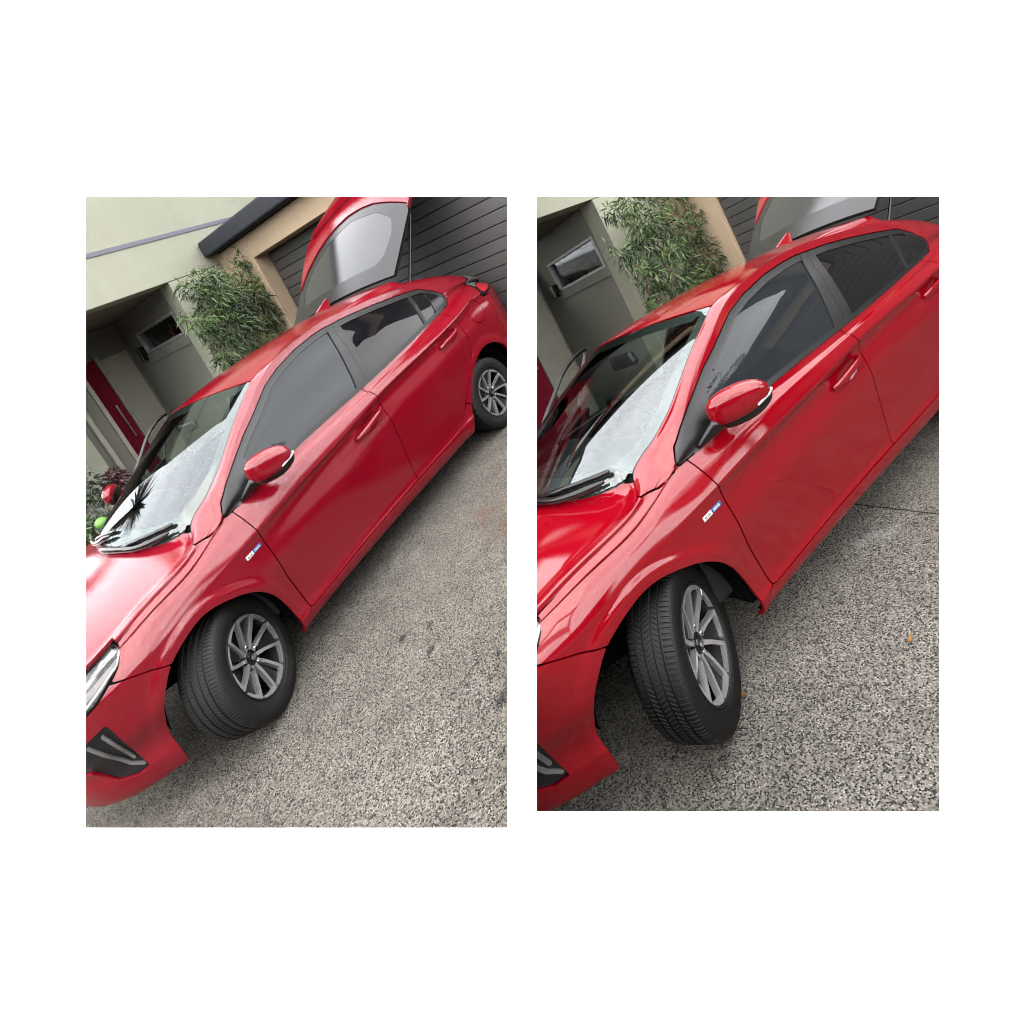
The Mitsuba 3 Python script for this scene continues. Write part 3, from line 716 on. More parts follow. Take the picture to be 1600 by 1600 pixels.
def liner(cx, y_in, y_out, r, a0=10, a1=178):
    a = np.radians(np.linspace(a0, a1, 40)); c = np.c_[cx + r * np.cos(a), .30 + r * np.sin(a)]
    v = np.vstack([np.c_[c[:, 0], np.full(40, y_out), c[:, 1]], np.c_[c[:, 0], np.full(40, y_in), c[:, 1]], np.c_[c[:, 0] * .0 + cx + (c[:, 0] - cx) * .02, np.full(40, y_in), .30 + (c[:, 1] - .30) * .02]])
    i = np.arange(39); q = np.vstack([np.stack([i, i + 1, i + 41, i + 40], 1), np.stack([i + 40, i + 41, i + 81, i + 80], 1)])
    return plain((v, q), 30)


for cx, yo in ((.055, .845), (-2.69, .835)):
    lp = liner(cx, .52, yo, .374)
    add('wheel_arch_liner', lp, 'liner'); add('wheel_arch_liner', flip_y(lp), 'liner')


# badge on the fender


def local_frame(x, z, d=.02):
    p, n = surf(A([x]), to_s(x, z)); q, _ = surf(A([x - d]), to_s(x - d, z + .0015))
    t = (q - p)[0]; t /= np.linalg.norm(t); n = n[0]; u = np.cross(n, t); u = u if u[2] > 0 else -u
    return p[0], t, u, n


def on_frame(fr, mesh):
    p, t, u, n = fr; v, f, nn = mesh
    R = np.stack([t, u, n])
    return v @ R + p, f, nn @ R


def letters(txt, h, x, y, z, bold=True):
    t = meshkit.text_mesh(txt, h, .0012, bold); t.apply_translation([x, y, z]); return plain(t)


fr = local_frame(-.256, .7335)
add('badge', on_frame(fr, plain(rbox((0, -.0095, 0), (.050, .0095, .003), .0012))), 'badge_white')
add('badge__blue_half', on_frame(fr, plain(rbox((.0505, -.0095, 0), (.107, .0095, .003), .0012))), 'badge_blue')
add('badge__lettering', on_frame(fr, join(letters('BLUE', .0095, .007, -.0047, .0028))), 'letter_grey')
add('badge__lettering', on_frame(fr, join(letters('DRIVE', .0095, .0575, -.0047, .0028))), 'badge_white')
# raised tailgate: a bowed plate about its hinge
H0, HD = A([-2.52, 0, 1.44]), A([-math.cos(math.radians(38)), 0, math.sin(math.radians(38))]); HD = HD / np.linalg.norm(HD); HN = A([HD[2], 0, -HD[0]])


def gate_sheet(poly, off, thick, curve=.05):
    """poly in (y, distance from the hinge); the outer face looks forward and up."""
    m = m3.CrossSection([A(poly.exterior.coords)[:-1].tolist()] + [A(r.coords)[:-1].tolist() for r in poly.interiors], m3.FillRule.EvenOdd).extrude(thick).refine_to_length(.03).to_mesh()
    v = A(m.vert_properties)[:, :3].astype(float); f = A(m.tri_verts)
    bow = curve * (1 - (v[:, 0] / .6) ** 2) - .10 * np.clip(v[:, 1] - .55, 0, 1) ** 2
    w = H0 + np.outer(v[:, 1], HD) + np.outer(v[:, 2] + off + bow, HN) + np.outer(v[:, 0], [0, 1, 0])
    return plain((w, f), 35)


gate = rounded(Polygon([(.60, -.03), (.615, .60), (.64, .72), (.60, .92), (.42, 1.15), (0, 1.32), (-.42, 1.28), (-.66, 1.10), (-.71, .90), (-.66, .62), (-.60, .40), (-.56, -.03)]), .02)
glass_g = Polygon([(.598, -.04), (.618, .49), (.60, .56), (.53, .60), (.39, .67), (.25, .735), (.10, .775), (-.06, .79), (-.20, .77), (-.33, .72), (-.43, .65), (-.54, .52), (-.598, .34), (-.565, -.04)])
clear_g = rounded(Polygon([(-.46, .11), (.46, .11), (.50, .35), (.47, .50), (.30, .63), (0, .71), (-.27, .64), (-.44, .50), (-.50, .35)]), .11)
add('tailgate', gate_sheet(gate.difference(glass_g.buffer(.004)), 0, .03), 'paint')
add('tailgate__lining', gate_sheet(gate.buffer(-.012), -.025, .02), 'cabin_plastic')
add('tailgate__rear_screen', gate_sheet(glass_g.difference(clear_g.buffer(.001)), .012, .006), 'gate_border')
add('tailgate__rear_screen', gate_sheet(clear_g, .010, .006), 'gate_glass')
add('tailgate__spoiler', gate_sheet(rounded(Polygon([(-.60, .90), (0, 1.02), (.52, .84), (.54, .94), (0, 1.14), (-.62, 1.0)]), .02), .02, .035), 'paint')
for s_ in (1, -1):
    add('tailgate__gas_strut', plain(tube([H0 + HD * .50 + A([0, s_ * .60, 0]) - HN * .03, (-2.66, s_ * .56, 1.32)], [.007, .011], 10), 40), 'black_trim')

plastic('gate_glass', rgb(.045, .048, .052), .02, 1.6)
plastic('gate_border', rgb(.022, .022, .024), .06, 1.42)


# wheels: local axis +y outwards
def tread_tyre(n):
    prof = []
    for w in (-.088, -.0985, -.1025, -.100): prof.append(None)
    side = [(.213, .088), (.222, .0955), (.228, .0975), (.232, .0972), (.25, .1015), (.268, .1025), (.285, .1000), (.297, .0965), (.304, .0925), (.310, .0865)]
    tw = np.linspace(.081, -.081, 82)
    r = np.interp(np.abs(tw), [0, .05, .07, .081], [.3175, .3165, .3150, .3128])
    w = np.r_[[q[1] for q in side], tw, [-q[1] for q in side[::-1]]]; rr = np.r_[[q[0] for q in side], r, [q[0] for q in side[::-1]]]
    a = np.arange(n) * 2 * np.pi / n
    ww, aa = np.broadcast_to(w, (n, len(w))), np.broadcast_to(a[:, None], (n, len(w)))
    depth = np.zeros((n, len(w))); tr = (np.arange(len(w)) >= 10) & (np.arange(len(w)) < 92)
    for g in (-.050, -.018, .018, .050): depth += .006 * (np.abs(ww - g) < .0032)
    pitch = n // 10
    ph = lambda slope, k: ((aa * k / (2 * np.pi) + ww * slope) % 1)
    shoulder = np.abs(ww) > .0545
    depth = np.maximum(depth, .0035 * shoulder * (ph(0, pitch) < .2) * (np.abs(ww) < .090))
    mid = (np.abs(ww) > .0225) & (np.abs(ww) < .0455)
    depth = np.maximum(depth, .0022 * mid * (ph(28 * 1.0, pitch * 1) * np.ones_like(aa) < .16))
    cen = np.abs(ww) < .0135
    depth = np.maximum(depth, .0018 * cen * (ph(-30, pitch) < .14))
    depth *= (tr[None] | (shoulder & (np.abs(ww) < .095) & (rr[None] > .303)))
    R_ = rr[None] - depth
    v = np.stack([R_ * np.cos(aa), ww, R_ * np.sin(aa)], -1).reshape(-1, 3); m = len(w)
    i, j = np.meshgrid(np.arange(n), np.arange(m - 1), indexing='ij')
    q = np.stack([i * m + j, (i + 1) % n * m + j, (i + 1) % n * m + j + 1, i * m + j + 1], -1).reshape(-1, 4)
    return plain((v, q), 45)


def ring(profile, n=96, smooth=40):
    v, q = lathe(profile, n); return plain((v.reshape(-1, 3), q), smooth)


def face_w(r): return .056 + .030 * np.clip((r - .05) / .14, 0, 1) ** .8     # the wheel face is dished


def spoke_solid(poly, top, drop):
    """poly in the wheel plane (x, z); its face follows the dish."""
    c = m3.CrossSection([A(poly.exterior.coords)[:-1].tolist()], m3.FillRule.EvenOdd).extrude(1.0).refine_to_length(.02).to_mesh()
    v = A(c.vert_properties)[:, :3].astype(float); f = A(c.tri_verts)
    r = np.hypot(v[:, 0], v[:, 1]); w = face_w(r) + top - (1 - v[:, 2]) * drop
    return plain((np.c_[v[:, 0], w, v[:, 1]], f[:, ::-1]), 30)


def polar(r, d): a = math.radians(d); return (r * math.cos(a), r * math.sin(a))


def wheel_parts():
    out = [('rim', join(ring([(.213, .0885), (.2155, .090), (.213, .094), (.208, .0935), (.203, .088), (.198, .07), (.190, .03), (.188, -.08), (.213, -.088)]), ring([(.0, .0), (.10, .0), (.15, -.005), (.188, -.04)], 64)), 'alloy_dark'),
           ('brake_disc', ring([(.05, .004), (.135, .004), (.135, -.012), (.05, -.012)], 64), 'disc')]
    for k in range(10):
        c = 36 * k + 8
        e = c + 5      # the blades lean as they run out to the rim
        out.append(('spoke', spoke_solid(Polygon([polar(.040, c - 14), polar(.10, c - 2.6), polar(.203, e - 2.1), polar(.203, e + 2.5), polar(.10, c + 6.4), polar(.040, c + 15)]).buffer(0), 0, .024), 'alloy_bright'))
        out.append(('spoke_foot', spoke_solid(Polygon([polar(.2075, e + t) for t in np.linspace(-2.2, 30.5, 12)] + [polar(.200, e + 30.5)] + [polar(.192 - .0014 * j, e + t) for j, t in enumerate(np.linspace(28, 2, 8))]).buffer(0), .0015, .016), 'alloy_bright'))
        if k % 2: out.append(('spoke_pocket', spoke_solid(Polygon([polar(.075, c + 12), polar(.075, c + 29)] + [polar(.188, c + t) for t in np.linspace(41, 14, 8)]).buffer(0), -.014, .010), 'alloy_dark'))
    for k in range(5):
        x, z = polar(.057, 72 * k + 50)
        out.append(('wheel_nut', plain(m3.Manifold.cylinder(.014, .0095, .0085, 6).rotate([-90, 0, 0]).translate([x, .050, z]), False), 'chrome'))
    out.append(('hub_cap', ring([(.0001, .070), (.022, .069), (.028, .066), (.030, .060), (.044, .054), (.048, .040)], 48), 'gloss_black'))
    em = Polygon(A([(math.cos(t) * .020, math.sin(t) * .0115) for t in np.linspace(0, 2 * np.pi, 40)])).difference(Polygon(A([(math.cos(t) * .0175, math.sin(t) * .009) for t in np.linspace(0, 2 * np.pi, 40)])))
    hsh = shapely.union_all([em, Polygon([(-.010, -.008), (-.007, -.008), (-.003, .008), (-.006, .008)]), Polygon([(.006, -.008), (.003, -.008), (.007, .008), (.010, .008)]), Polygon([(-.006, -.001), (.006, .001), (.006, .003), (-.006, .001)])]).buffer(.0003)
    em_m = m3.CrossSection([A(r.coords)[:-1].tolist() for r in [hsh.exterior, *hsh.interiors]], m3.FillRule.EvenOdd).extrude(.003).rotate([90, 0, 0]).translate([0, .073, 0])
    out.append(('emblem', plain(em_m, False), 'chrome'))
    return [o for o in out if o[1] is not None]


plastic('disc', rgb(.03), .3)
WHEEL = wheel_parts()
TYRE_HI, TYRE_LO = tread_tyre(1100), tread_tyre(360)


def wheel_at(center, steer, flip, spin, hi):
    a, b = math.radians(steer), math.radians(spin)
    R1 = A([[math.cos(b), 0, math.sin(b)], [0, 1, 0], [-math.sin(b), 0, math.cos(b)]])
    R2 = A([[math.cos(a), -math.sin(a), 0], [math.sin(a), math.cos(a), 0], [0, 0, 1.]])
    R = R2 @ (np.diag([1, -1, 1.]) if flip else np.eye(3)) @ R1
    for nm, (v, f, n), mt in [('tyre', TYRE_HI if hi else TYRE_LO, 'tyre')] + WHEEL:
        yield nm, v @ R.T, (f[:, ::-1] if flip else f), n @ R.T, mt


# ------------------------------------------------------------------ put both cars in their bays
CARS = [('hatchback_car', 'dull dusty red hatchback in the left view, its tailgate raised and front wheel turned out', 'paint_dull', 'tyre_dull'),
        ('hatchback_car_001', 'glossy clean red hatchback in the right view with deep black tyre and shining doors', 'paint_clean', 'tyre_clean')]
for k, (car, text, paint, tyre) in enumerate(CARS):
    tag(car, text, 'car', 'red hatchbacks parked before their garages'); side = (-1, 1)[k]
    for nm, (v, f, n), role in PARTS:
        w, nn = built(k, v, n)
        put(f'{car}__{nm}', to_world(k, w), f, paint if role == 'paint' else role, n=nn @ PLACE[k][:, :3].T, side=side)
    nrm = A([-math.sin(math.radians(35)), math.cos(math.radians(35)), 0])
    spots = [('front_wheel', A([.03, .775, .316]) + nrm * .03, 35, 0, (20, 8)[k], 1), ('rear_wheel', A([-2.70, .778, .316]), 0, 0, 40, 0), ('front_wheel', A([.0, -.775, .316]), 35, 1, 10, 0), ('rear_wheel', A([-2.70, -.778, .316]), 0, 1, 30, 0)]
    for nm, c, steer, fl, spin, hi in spots:
        c = built(k, c[None])[0]; c[2] = .3165
        base, i = f'{car}__{nm}', 1
        while any(q.startswith(base + '__') for q in scene): base = f'{car}__{nm}_{i:03d}'; i += 1
        for pn, v, f, n, mt in wheel_at(c, steer, fl, spin, hi):
            if pn != 'tyre' and fl: continue
            put(f'{base}__{pn}', to_world(k, v + c), f, tyre if mt == 'tyre' else mt, n=n @ PLACE[k][:, :3].T, side=side)
#HOUSE
# ------------------------------------------------------------------ driveways
for k, (nm, mt) in enumerate((('driveway', 'aggregate_before'), ('driveway_001', 'aggregate_after'))):
    v = A([[-9, -5, 0], [4, -5, 0], [4, 6, 0], [-9, 6, 0.]])
    if k: v = A([[-9, -5, 0], [4, -5, 0], [4, 6, 0], [-9, 6, 0.]])
    put(nm, to_world(k, v), A([[0, 1, 2], [0, 2, 3]]), mt, uv=v[:, :2], side=(-1, 1)[k])
    tag(nm, ('grey brown exposed aggregate driveway with rust stain under the dull car', 'darker grey exposed aggregate driveway with one joint under the glossy car')[k], 'driveway', kind='structure')
v = A([[-150, -150, -2.2], [150, -150, -2.2], [150, 150, -2.2], [-150, 150, -2.2]])
put('ground', v, A([[0, 1, 2], [0, 2, 3]]), 'far_ground'); tag('ground', 'plain ground beyond the driveways', 'ground', kind='structure')

# ------------------------------------------------------------------ the two houses: a along the porch front, b towards the viewer, z up
HOUSE = [dict(y1=11.357, y2=85.643, b0=-2.527, ap=-2.634, ag=-3.492, bb=-4.69, ad=-3.742, zs=2.476, zst=2.941, wb0=-4.168, wb1=-2.86, wz0=1.901, wz1=2.202, gb=-1.773, gz=2.32, l0=1.722, gl=2.578, t1=-.065, t2=.034),
         dict(y1=7.312, y2=91.176, b0=-2.374, ap=-3.24, ag=-4.263, bb=-4.45, ad=-4.196 - .12, zs=2.736, zst=3.11, wb0=-3.951, wb1=-2.707, wz0=1.932, wz1=2.368, gb=-1.524, gz=2.34, l0=1.331, gl=2.63, t1=.018, t2=.016)]


def house_map(k):
    q = HOUSE[k]; y1, y2 = math.radians(q['y1']), math.radians(q['y2'])
    B = np.stack([[math.cos(y1), math.sin(y1), 0], [math.cos(y2), math.sin(y2), 0], [q['t1'], q['t2'], 1]], 1)
    return lambda v: to_world(k, (np.asarray(v) @ B.T) * SCALE[k])


for k, hs in enumerate(('house', 'house_001')):
    q, hm, side = HOUSE[k], house_map(k), (-1, 1)[k]
    b0, ap, ag, bb, ad, zs, zst = (q[n] for n in ('b0', 'ap', 'ag', 'bb', 'ad', 'zs', 'zst'))

    def hb(nm, a, b, z, mat, r=.006):
        m = rbox((min(a), min(b), min(z)), (max(a), max(b), max(z)), r, 8).to_mesh()
        return put(f'{hs}__{nm}', hm(A(m.vert_properties)[:, :3]), A(m.tri_verts), mat, smooth=40, side=side)

    top = (4.2, 6.0)[k]
    hb('upper_wall', (ag - 4, (-.25, -.85)[k]), (b0 - .3, b0), (zs, zst), 'green_render')
    hb('upper_wall', (ag - 4, (-.25, -.85)[k]), (b0 - .3, b0 - .012), (zst + .045, top), 'green_render')
    hb('upper_wall__joint_strip', (ag - 4, (-.25, -.85)[k]), (b0 - .29, b0 + .010), (zst - .002, zst + .047), 'joint_strip', .003)
    hb('roof_edge', (ag - 4.1, (-.22, -.8)[k]), (b0 - .5, b0 + .05), (top, top + .16), 'charcoal_metal')
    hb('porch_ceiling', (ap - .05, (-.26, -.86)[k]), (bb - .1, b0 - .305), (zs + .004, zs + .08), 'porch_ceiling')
    hb('pier', (ag - .05, ap), (b0 - .30, b0 - .004), (-.4, zs - .003), 'green_render', .01)
    wz0, wz1, w0, w1 = q['wz0'], q['wz1'], q['wb0'], q['wb1']
    wall = [((bb, w0), (-.4, zs)), ((w1, b0 - .303), (-.4, zs)), ((w0, w1), (-.4, wz0)), ((w0, w1), (wz1, zs))]
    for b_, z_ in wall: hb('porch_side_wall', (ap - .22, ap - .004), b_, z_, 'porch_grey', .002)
    fr = .035
    hb('window__frame', (ap - .10, ap + .012), (w0, w1), (wz1 - fr, wz1), 'white_frame', .004)
    hb('window__frame', (ap - .10, ap + .012), (w0, w1), (wz0, wz0 + fr), 'white_frame', .004)
    hb('window__frame', (ap - .10, ap + .011), (w0, w0 + fr), (wz0 + fr, wz1 - fr), 'white_frame', .004)
    hb('window__frame', (ap - .10, ap + .011), (w1 - fr, w1), (wz0 + fr, wz1 - fr), 'white_frame', .004)
    hb('window__pane', (ap - .05, ap - .045), (w0 + fr, w1 - fr), (wz0 + fr, wz1 - fr), 'house_glass', .001)
    hb('window__sill', (ap - .02, ap + .02), (w0 - .02, w1 + .03), (wz0 - .125, wz0 - .004), 'porch_grey', .004)
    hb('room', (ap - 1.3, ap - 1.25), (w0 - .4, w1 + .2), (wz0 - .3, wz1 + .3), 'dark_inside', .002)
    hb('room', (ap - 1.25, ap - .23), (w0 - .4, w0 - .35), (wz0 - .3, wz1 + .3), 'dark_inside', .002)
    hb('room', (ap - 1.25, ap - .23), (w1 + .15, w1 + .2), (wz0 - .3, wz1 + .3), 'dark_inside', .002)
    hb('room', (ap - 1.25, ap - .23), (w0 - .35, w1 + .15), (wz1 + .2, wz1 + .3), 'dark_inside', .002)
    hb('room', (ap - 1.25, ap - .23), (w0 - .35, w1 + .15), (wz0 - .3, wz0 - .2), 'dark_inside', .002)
    # porch back wall, cream board, red door
    ca, cb = (ap + .05, ap + .46) if k == 0 else (ap + .04, ap + .55)
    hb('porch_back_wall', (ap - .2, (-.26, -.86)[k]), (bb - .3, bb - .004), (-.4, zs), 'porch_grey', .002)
    hb('door_surround', (ca, cb), (bb - .1, bb + .03), (-.3, 2.10), 'cream_board')
    hb('door_frame', (cb + .004, cb + .05), (bb - .1, bb + .055), (-.3, 2.16), 'cream_board')
    hb('front_door', (cb + .055, cb + .85), (bb - .1, bb + .02), (-.3, 2.14), 'red_door')
    m = tube([hm((cb + .16, bb + .07, z)) for z in (1.05, 1.5)], .014, 10).to_mesh()
    put(f'{hs}__front_door__pull_handle', A(m.vert_properties)[:, :3], A(m.tri_verts), 'chrome', smooth=40, side=side)
    if k == 0:
        for nm, a_, b_, mt in (('side_panel', (-1.75, -1.70), (bb + .1, -4.2), 'cream_board'), ('side_panel', (-1.695, -1.535), (bb + .1, -4.24), 'porch_grey'), ('porch_post', (-1.53, -1.475), (bb + .1, -4.18), 'cream_board'),
                               ('side_panel', (-1.47, -1.385), (bb + .1, -4.26), 'porch_grey'), ('porch_wall_end', (-1.38, -1.195), (bb + .1, -4.2), 'green_render'), ('porch_post', (-1.19, -1.165), (bb + .1, -4.18), 'cream_board')):
            hb(nm, a_, b_, (-.4, zs), mt, .003)
    # garage
    gb, gz, gl, l0 = q['gb'], q['gz'], q['gl'], q['l0']
    hb('garage_wall', (ad - .05, ag), (b0 - .0, gb), (-.4, gl), 'beige_render', .008)
    hb('garage_wall', (ad - .05, ag - .001), (gb + .001, 4.2), (gz, gl), 'beige_render', .008)
    hb('garage_roof', (ad - 5, ag - .01), (b0 + .02, 4.2), (gl + .004, gl + .10), 'charcoal_metal')
    hb('gutter', (ag + .004, ag + .20), (b0 + .004, 4.2), (gl + .01, gl + .205), 'charcoal_metal', .03)
    hb('garage_door', (ad - .07, ad - .035), (gb - .02, 4.2), (-.5, gz + .1), 'dark_inside', .002)
    i, z = 0, l0 - math.ceil((l0 + .35) / .1165) * .1165
    while z < gz + .03:
        zz = min(z + .1105, gz + .08)
        hb('garage_door__plank', (ad - .034, ad), (gb + .002, 4.2), (z, zz), PLANKS[i % 3], .007); z += .1165; i += 1
    tag(hs, ('green rendered house with grey joint band and red porch door behind the dull car', 'green rendered house with high porch window and beige garage, behind the glossy car')[k], 'house', 'rendered houses with garages')
    # things on and in the house
    m = rbox((ap - .01, w0 - .10, wz0 - .06), (ap + .10, w0 - .015, wz0 + .13), .01).to_mesh()
    nm = put('wall_lantern', hm(A(m.vert_properties)[:, :3]), A(m.tri_verts), 'black_trim', smooth=40, side=side)
    if nm: tag(nm, ('small black lantern beside the high window of the house behind the dull car', 'small black lantern beside the high window of the house behind the glossy car')[k], 'lantern', 'lanterns by the porch windows')
    for j, (t, h) in enumerate(((.55, .20), (.80, .24))):
        b_ = w0 + (w1 - w0) * t; a_ = ap - .16
        bits = [hull(((a_, b_ - .05, wz0 + .03), .03), ((a_, b_ + .05, wz0 + .03), .03)), hull(((a_, b_, wz0 + .05), .035), ((a_, b_ + .02, wz0 + h * .6), .028)), hull(((a_, b_ + .02, wz0 + h), .030), ((a_, b_ + .025, wz0 + h * .8), .018)),
                hull(((a_ + .02, b_ + .0, wz0 + h * .5), .014), ((a_ + .03, b_ - .08, wz0 + h * .55), .010), ((a_ + .03, b_ - .12, wz0 + h * .75), .009))]
        m = m3.Manifold.batch_boolean(bits, m3.OpType.Add).to_mesh()
        nm = put('figurine', hm(A(m.vert_properties)[:, :3]), A(m.tri_verts), 'figure_brown', smooth=50, side=side)
        if nm: tag(nm, f'{("left", "right")[j]} brown figurine on the window ledge of the house behind the {("dull", "glossy")[k]} car', 'figurine', 'figurines on the window ledges')


# ------------------------------------------------------------------ plants
def leaf_cloud(clumps, n, length, width, mat, key, seed, droop=.35, side=0, within=None):
    rng = np.random.default_rng(seed); V, F, U = [], [], []; at = 0
    c = A(clumps, float); w = c[:, 3] ** 2; pick = rng.choice(len(c), n, p=w / w.sum())
    for i in pick:
        d = rng.normal(size=3); d /= np.linalg.norm(d)
        p = c[i, :3] + d * c[i, 3] * rng.uniform(.45, 1.0) ** .7
        ax = d * .8 + rng.normal(size=3) * .55 + A([0, 0, -droop]); ax /= np.linalg.norm(ax)
        sd = np.cross(ax, rng.normal(size=3)); sd /= np.linalg.norm(sd); nn = np.cross(ax, sd)
        L, W_ = length * rng.uniform(.6, 1.25), width * rng.uniform(.7, 1.2)
        t = A([0, .3, .65, 1.0]); ww = A([.12, 1.0, .8, .0]) * W_ / 2; bend = -A([0, 0, 1.]) * L * .25
        mid = p + np.outer(t, ax) * L + np.outer(t ** 2, bend)
        l_, r_ = mid + np.outer(ww, sd) + np.outer(ww, nn) * .35, mid - np.outer(ww, sd) + np.outer(ww, nn) * .35
        V.append(np.vstack([l_[:3], r_[:3], mid[:3], mid[3:]])); u = rng.random(); U.append(np.tile([u, 0], (10, 1)))
        F.append(A([[0, 6, 7], [0, 7, 1], [1, 7, 8], [1, 8, 2], [2, 8, 9], [6, 3, 4], [6, 4, 7], [7, 4, 5], [7, 5, 8], [8, 5, 9]]) + at); at += 10
    v, f, u = np.vstack(V), np.vstack(F), np.vstack(U)
    return put(key, v, f, mat, uv=u, side=side)


SHRUB = [[(-3.125, 6.54, 2.861, .155), (-3.228, 6.303, 2.786, .105), (-3.189, 6.404, 2.762, .137), (-3.091, 6.65, 2.737, .237), (-2.834, 7.208, 3.096, .077), (-2.862, 7.164, 2.978, .119), (-2.926, 7.039, 2.824, .168), (-2.859, 7.247, 2.635, .173), (-2.821, 7.333, 2.671, .105), (-3.088, 6.709, 2.501, .322), (-3.271, 6.287, 2.372, .136), (-3.301, 6.195, 2.449, .089), (-3.316, 6.141, 2.528, .051), (-2.956, 7.086, 2.272, .257), (-3.135, 6.654, 2.224, .321), (-2.919, 7.201, 2.165, .174), (-2.864, 7.337, 2.162, .071), (-3.245, 6.435, 1.991, .203), (-3.078, 6.84, 2.023, .199), (-3.308, 6.293, 1.926, .092), (-3.138, 6.564, 2.607, .235), (-2.966, 7.009, 2.511, .252), (-3.203, 6.434, 2.46, .17), (-3.244, 6.389, 2.208, .17)],
         [(1.646, 6.29, 1.522, .186), (1.353, 6.092, 1.492, .126), (1.476, 6.168, 1.425, .164), (1.773, 6.355, 1.313, .283), (2.456, 6.839, 1.637, .091), (2.398, 6.786, 1.488, .14), (2.242, 6.666, 1.314, .198), (2.474, 6.791, .99, .203), (2.577, 6.861, 1.014, .123), (1.831, 6.361, .968, .381), (1.315, 6.013, .916, .163), (1.206, 5.954, 1.051, .107), (1.142, 5.923, 1.179, .062), (2.265, 6.61, .543, .3), (1.752, 6.274, .602, .38), (2.392, 6.678, .364, .203), (2.55, 6.779, .323, .083), (1.477, 6.068, .344, .241), (1.962, 6.383, .273, .234), (1.302, 5.947, .295, .109), (1.663, 6.267, 1.159, .28), (2.188, 6.591, .891, .297), (1.498, 6.142, .993, .203), (1.432, 6.067, .657, .202)]]
for k, nm in enumerate(('shrub', 'shrub_001')):
    side = (-1, 1)[k]; cl = A(SHRUB[k])
    leaf_cloud([(x, y, z, r * .80) for x, y, z, r in SHRUB[k]], 3300, .105, .019, 'leaf', f'{nm}__leaves', 11 + k, side=side)
    labels[f'{nm}__leaves'] = {'kind': 'stuff'}
    base = A([*cl[:, :2].mean(0), cl[:, 2].min() - 1.3])
    stems = [tube([base + A([.02 * j, 0, 0]), (base * .4 + A(c[:3]) * .6), c[:3]], [.022, .014, .006], 8) for j, c in enumerate(SHRUB[k][::2])]
    m = m3.Manifold.batch_boolean(stems, m3.OpType.Add).to_mesh()
    put(f'{nm}__trunk', A(m.vert_properties)[:, :3], A(m.tri_verts), 'bark', smooth=40, side=side)
    tag(nm, ('bushy long leaved shrub against the pier behind the dull car', 'bushy long leaved shrub against the pier behind the glossy car')[k], 'shrub', 'shrubs by the garage piers')
# a yucca on a trunk beyond the left bay: it stands outside the view and shows in the bonnet and the windscreen
rng = np.random.default_rng(3); V, F = [], []; c0 = A([-6.2, 5.45, 2.9])
for i in range(130):
    d = rng.normal(size=3); d[2] = abs(d[2]) * .9 - .15; d /= np.linalg.norm(d); sd = np.cross(d, A([0, 0, 1.])); sd /= np.linalg.norm(sd); L = rng.uniform(.55, .85); n = len(V) * 5
    V.append(np.vstack([c0 + d * .06 + sd * .02, c0 + d * .06 - sd * .02, c0 + d * L * .55 + sd * .022, c0 + d * L * .55 - sd * .022, c0 + d * L - A([0, 0, .08])])); F.append(A([[0, 1, 3], [0, 3, 2], [2, 3, 4]]) + n)
put('yucca__leaves', np.vstack(V), np.vstack(F), 'leaf_dark', uv=np.zeros((len(V) * 5, 2))); labels['yucca__leaves'] = {'kind': 'stuff'}
m = tube([c0 * [1, 1, 0] + A([.1, 0, -1.5]), c0], [.10, .07], 12).to_mesh(); put('yucca__trunk', A(m.vert_properties)[:, :3], A(m.tri_verts), 'bark', smooth=40)
tag('yucca', 'spiky yucca whose dark crown mirrors in the windscreen of the dull car', 'yucca')
hm0 = house_map(0)
low = lambda a, b, z, r: (*hm0((a, b, z)).tolist(), r)
for j, (nm, mt, cl, txt) in enumerate((('bush', 'leaf_dark', [low(-.85, -2.75, .95, .16), low(-.70, -2.7, 1.05, .15), low(-.60, -2.6, .85, .2), low(-.75, -2.75, .75, .2)], 'dark leafed bush at the left edge beyond the dull car'),
                                       ('bush', 'leaf_red', [low(-.93, -2.62, .98, .08), low(-.90, -2.6, .90, .09)], 'small red leafed bush behind the far wing mirror of the dull car'),
                                       ('bush', 'leaf', [low(-.45, -2.5, .70, .15), low(-.30, -2.5, .6, .2)], 'low green bush under the dark bush at the left edge'))):
    key = f'bush_{j:03d}' if j else 'bush'
    leaf_cloud(cl, 420, .08, .028, mt, f'{key}__leaves', 31 + j, side=-1); labels[f'{key}__leaves'] = {'kind': 'stuff'}
    tag(key, txt, 'bush')
    c = A(cl[0][:3]); m = tube([c - A([0, 0, .9]), c], [.02, .01], 8).to_mesh()
    put(f'{key}__stem', A(m.vert_properties)[:, :3], A(m.tri_verts), 'bark', smooth=40, side=-1)
v = hm0((-.9, -2.95, 0)); m = rbox((-1.1, -3.3, -.4), (.5, -2.3, .55), .03).to_mesh()
put('planter', hm0(A(m.vert_properties)[:, :3]), A(m.tri_verts), 'porch_grey', smooth=40, side=-1); tag('planter', 'low grey rendered planter bed at the left edge under the bushes', 'planter')
s = trimesh.creation.icosphere(3, .055)
put('ball', s.vertices + hm0((-.54, -2.28, .755)), s.faces, 'toy_green', smooth=True, side=-1); tag('ball', 'lime green ball at the left edge above the dull car hood', 'ball')
m = m3.Manifold.batch_boolean([hull(((0, 0, 0), .03), ((.16, .02, .0), .03), ((.10, .02, .06), .03)), hull(((.2, 0, -.03), .035), ((.34, .02, -.05), .03))], m3.OpType.Add).to_mesh()
put('toy', A(m.vert_properties)[:, :3] * [1, 1, 1] + hm0((-.52, -2.26, .70)) - A([.0, 0, .0]), A(m.tri_verts), 'toy_blue', smooth=50, side=-1); tag('toy', 'blue plastic toy at the left edge beside the green ball', 'toy')
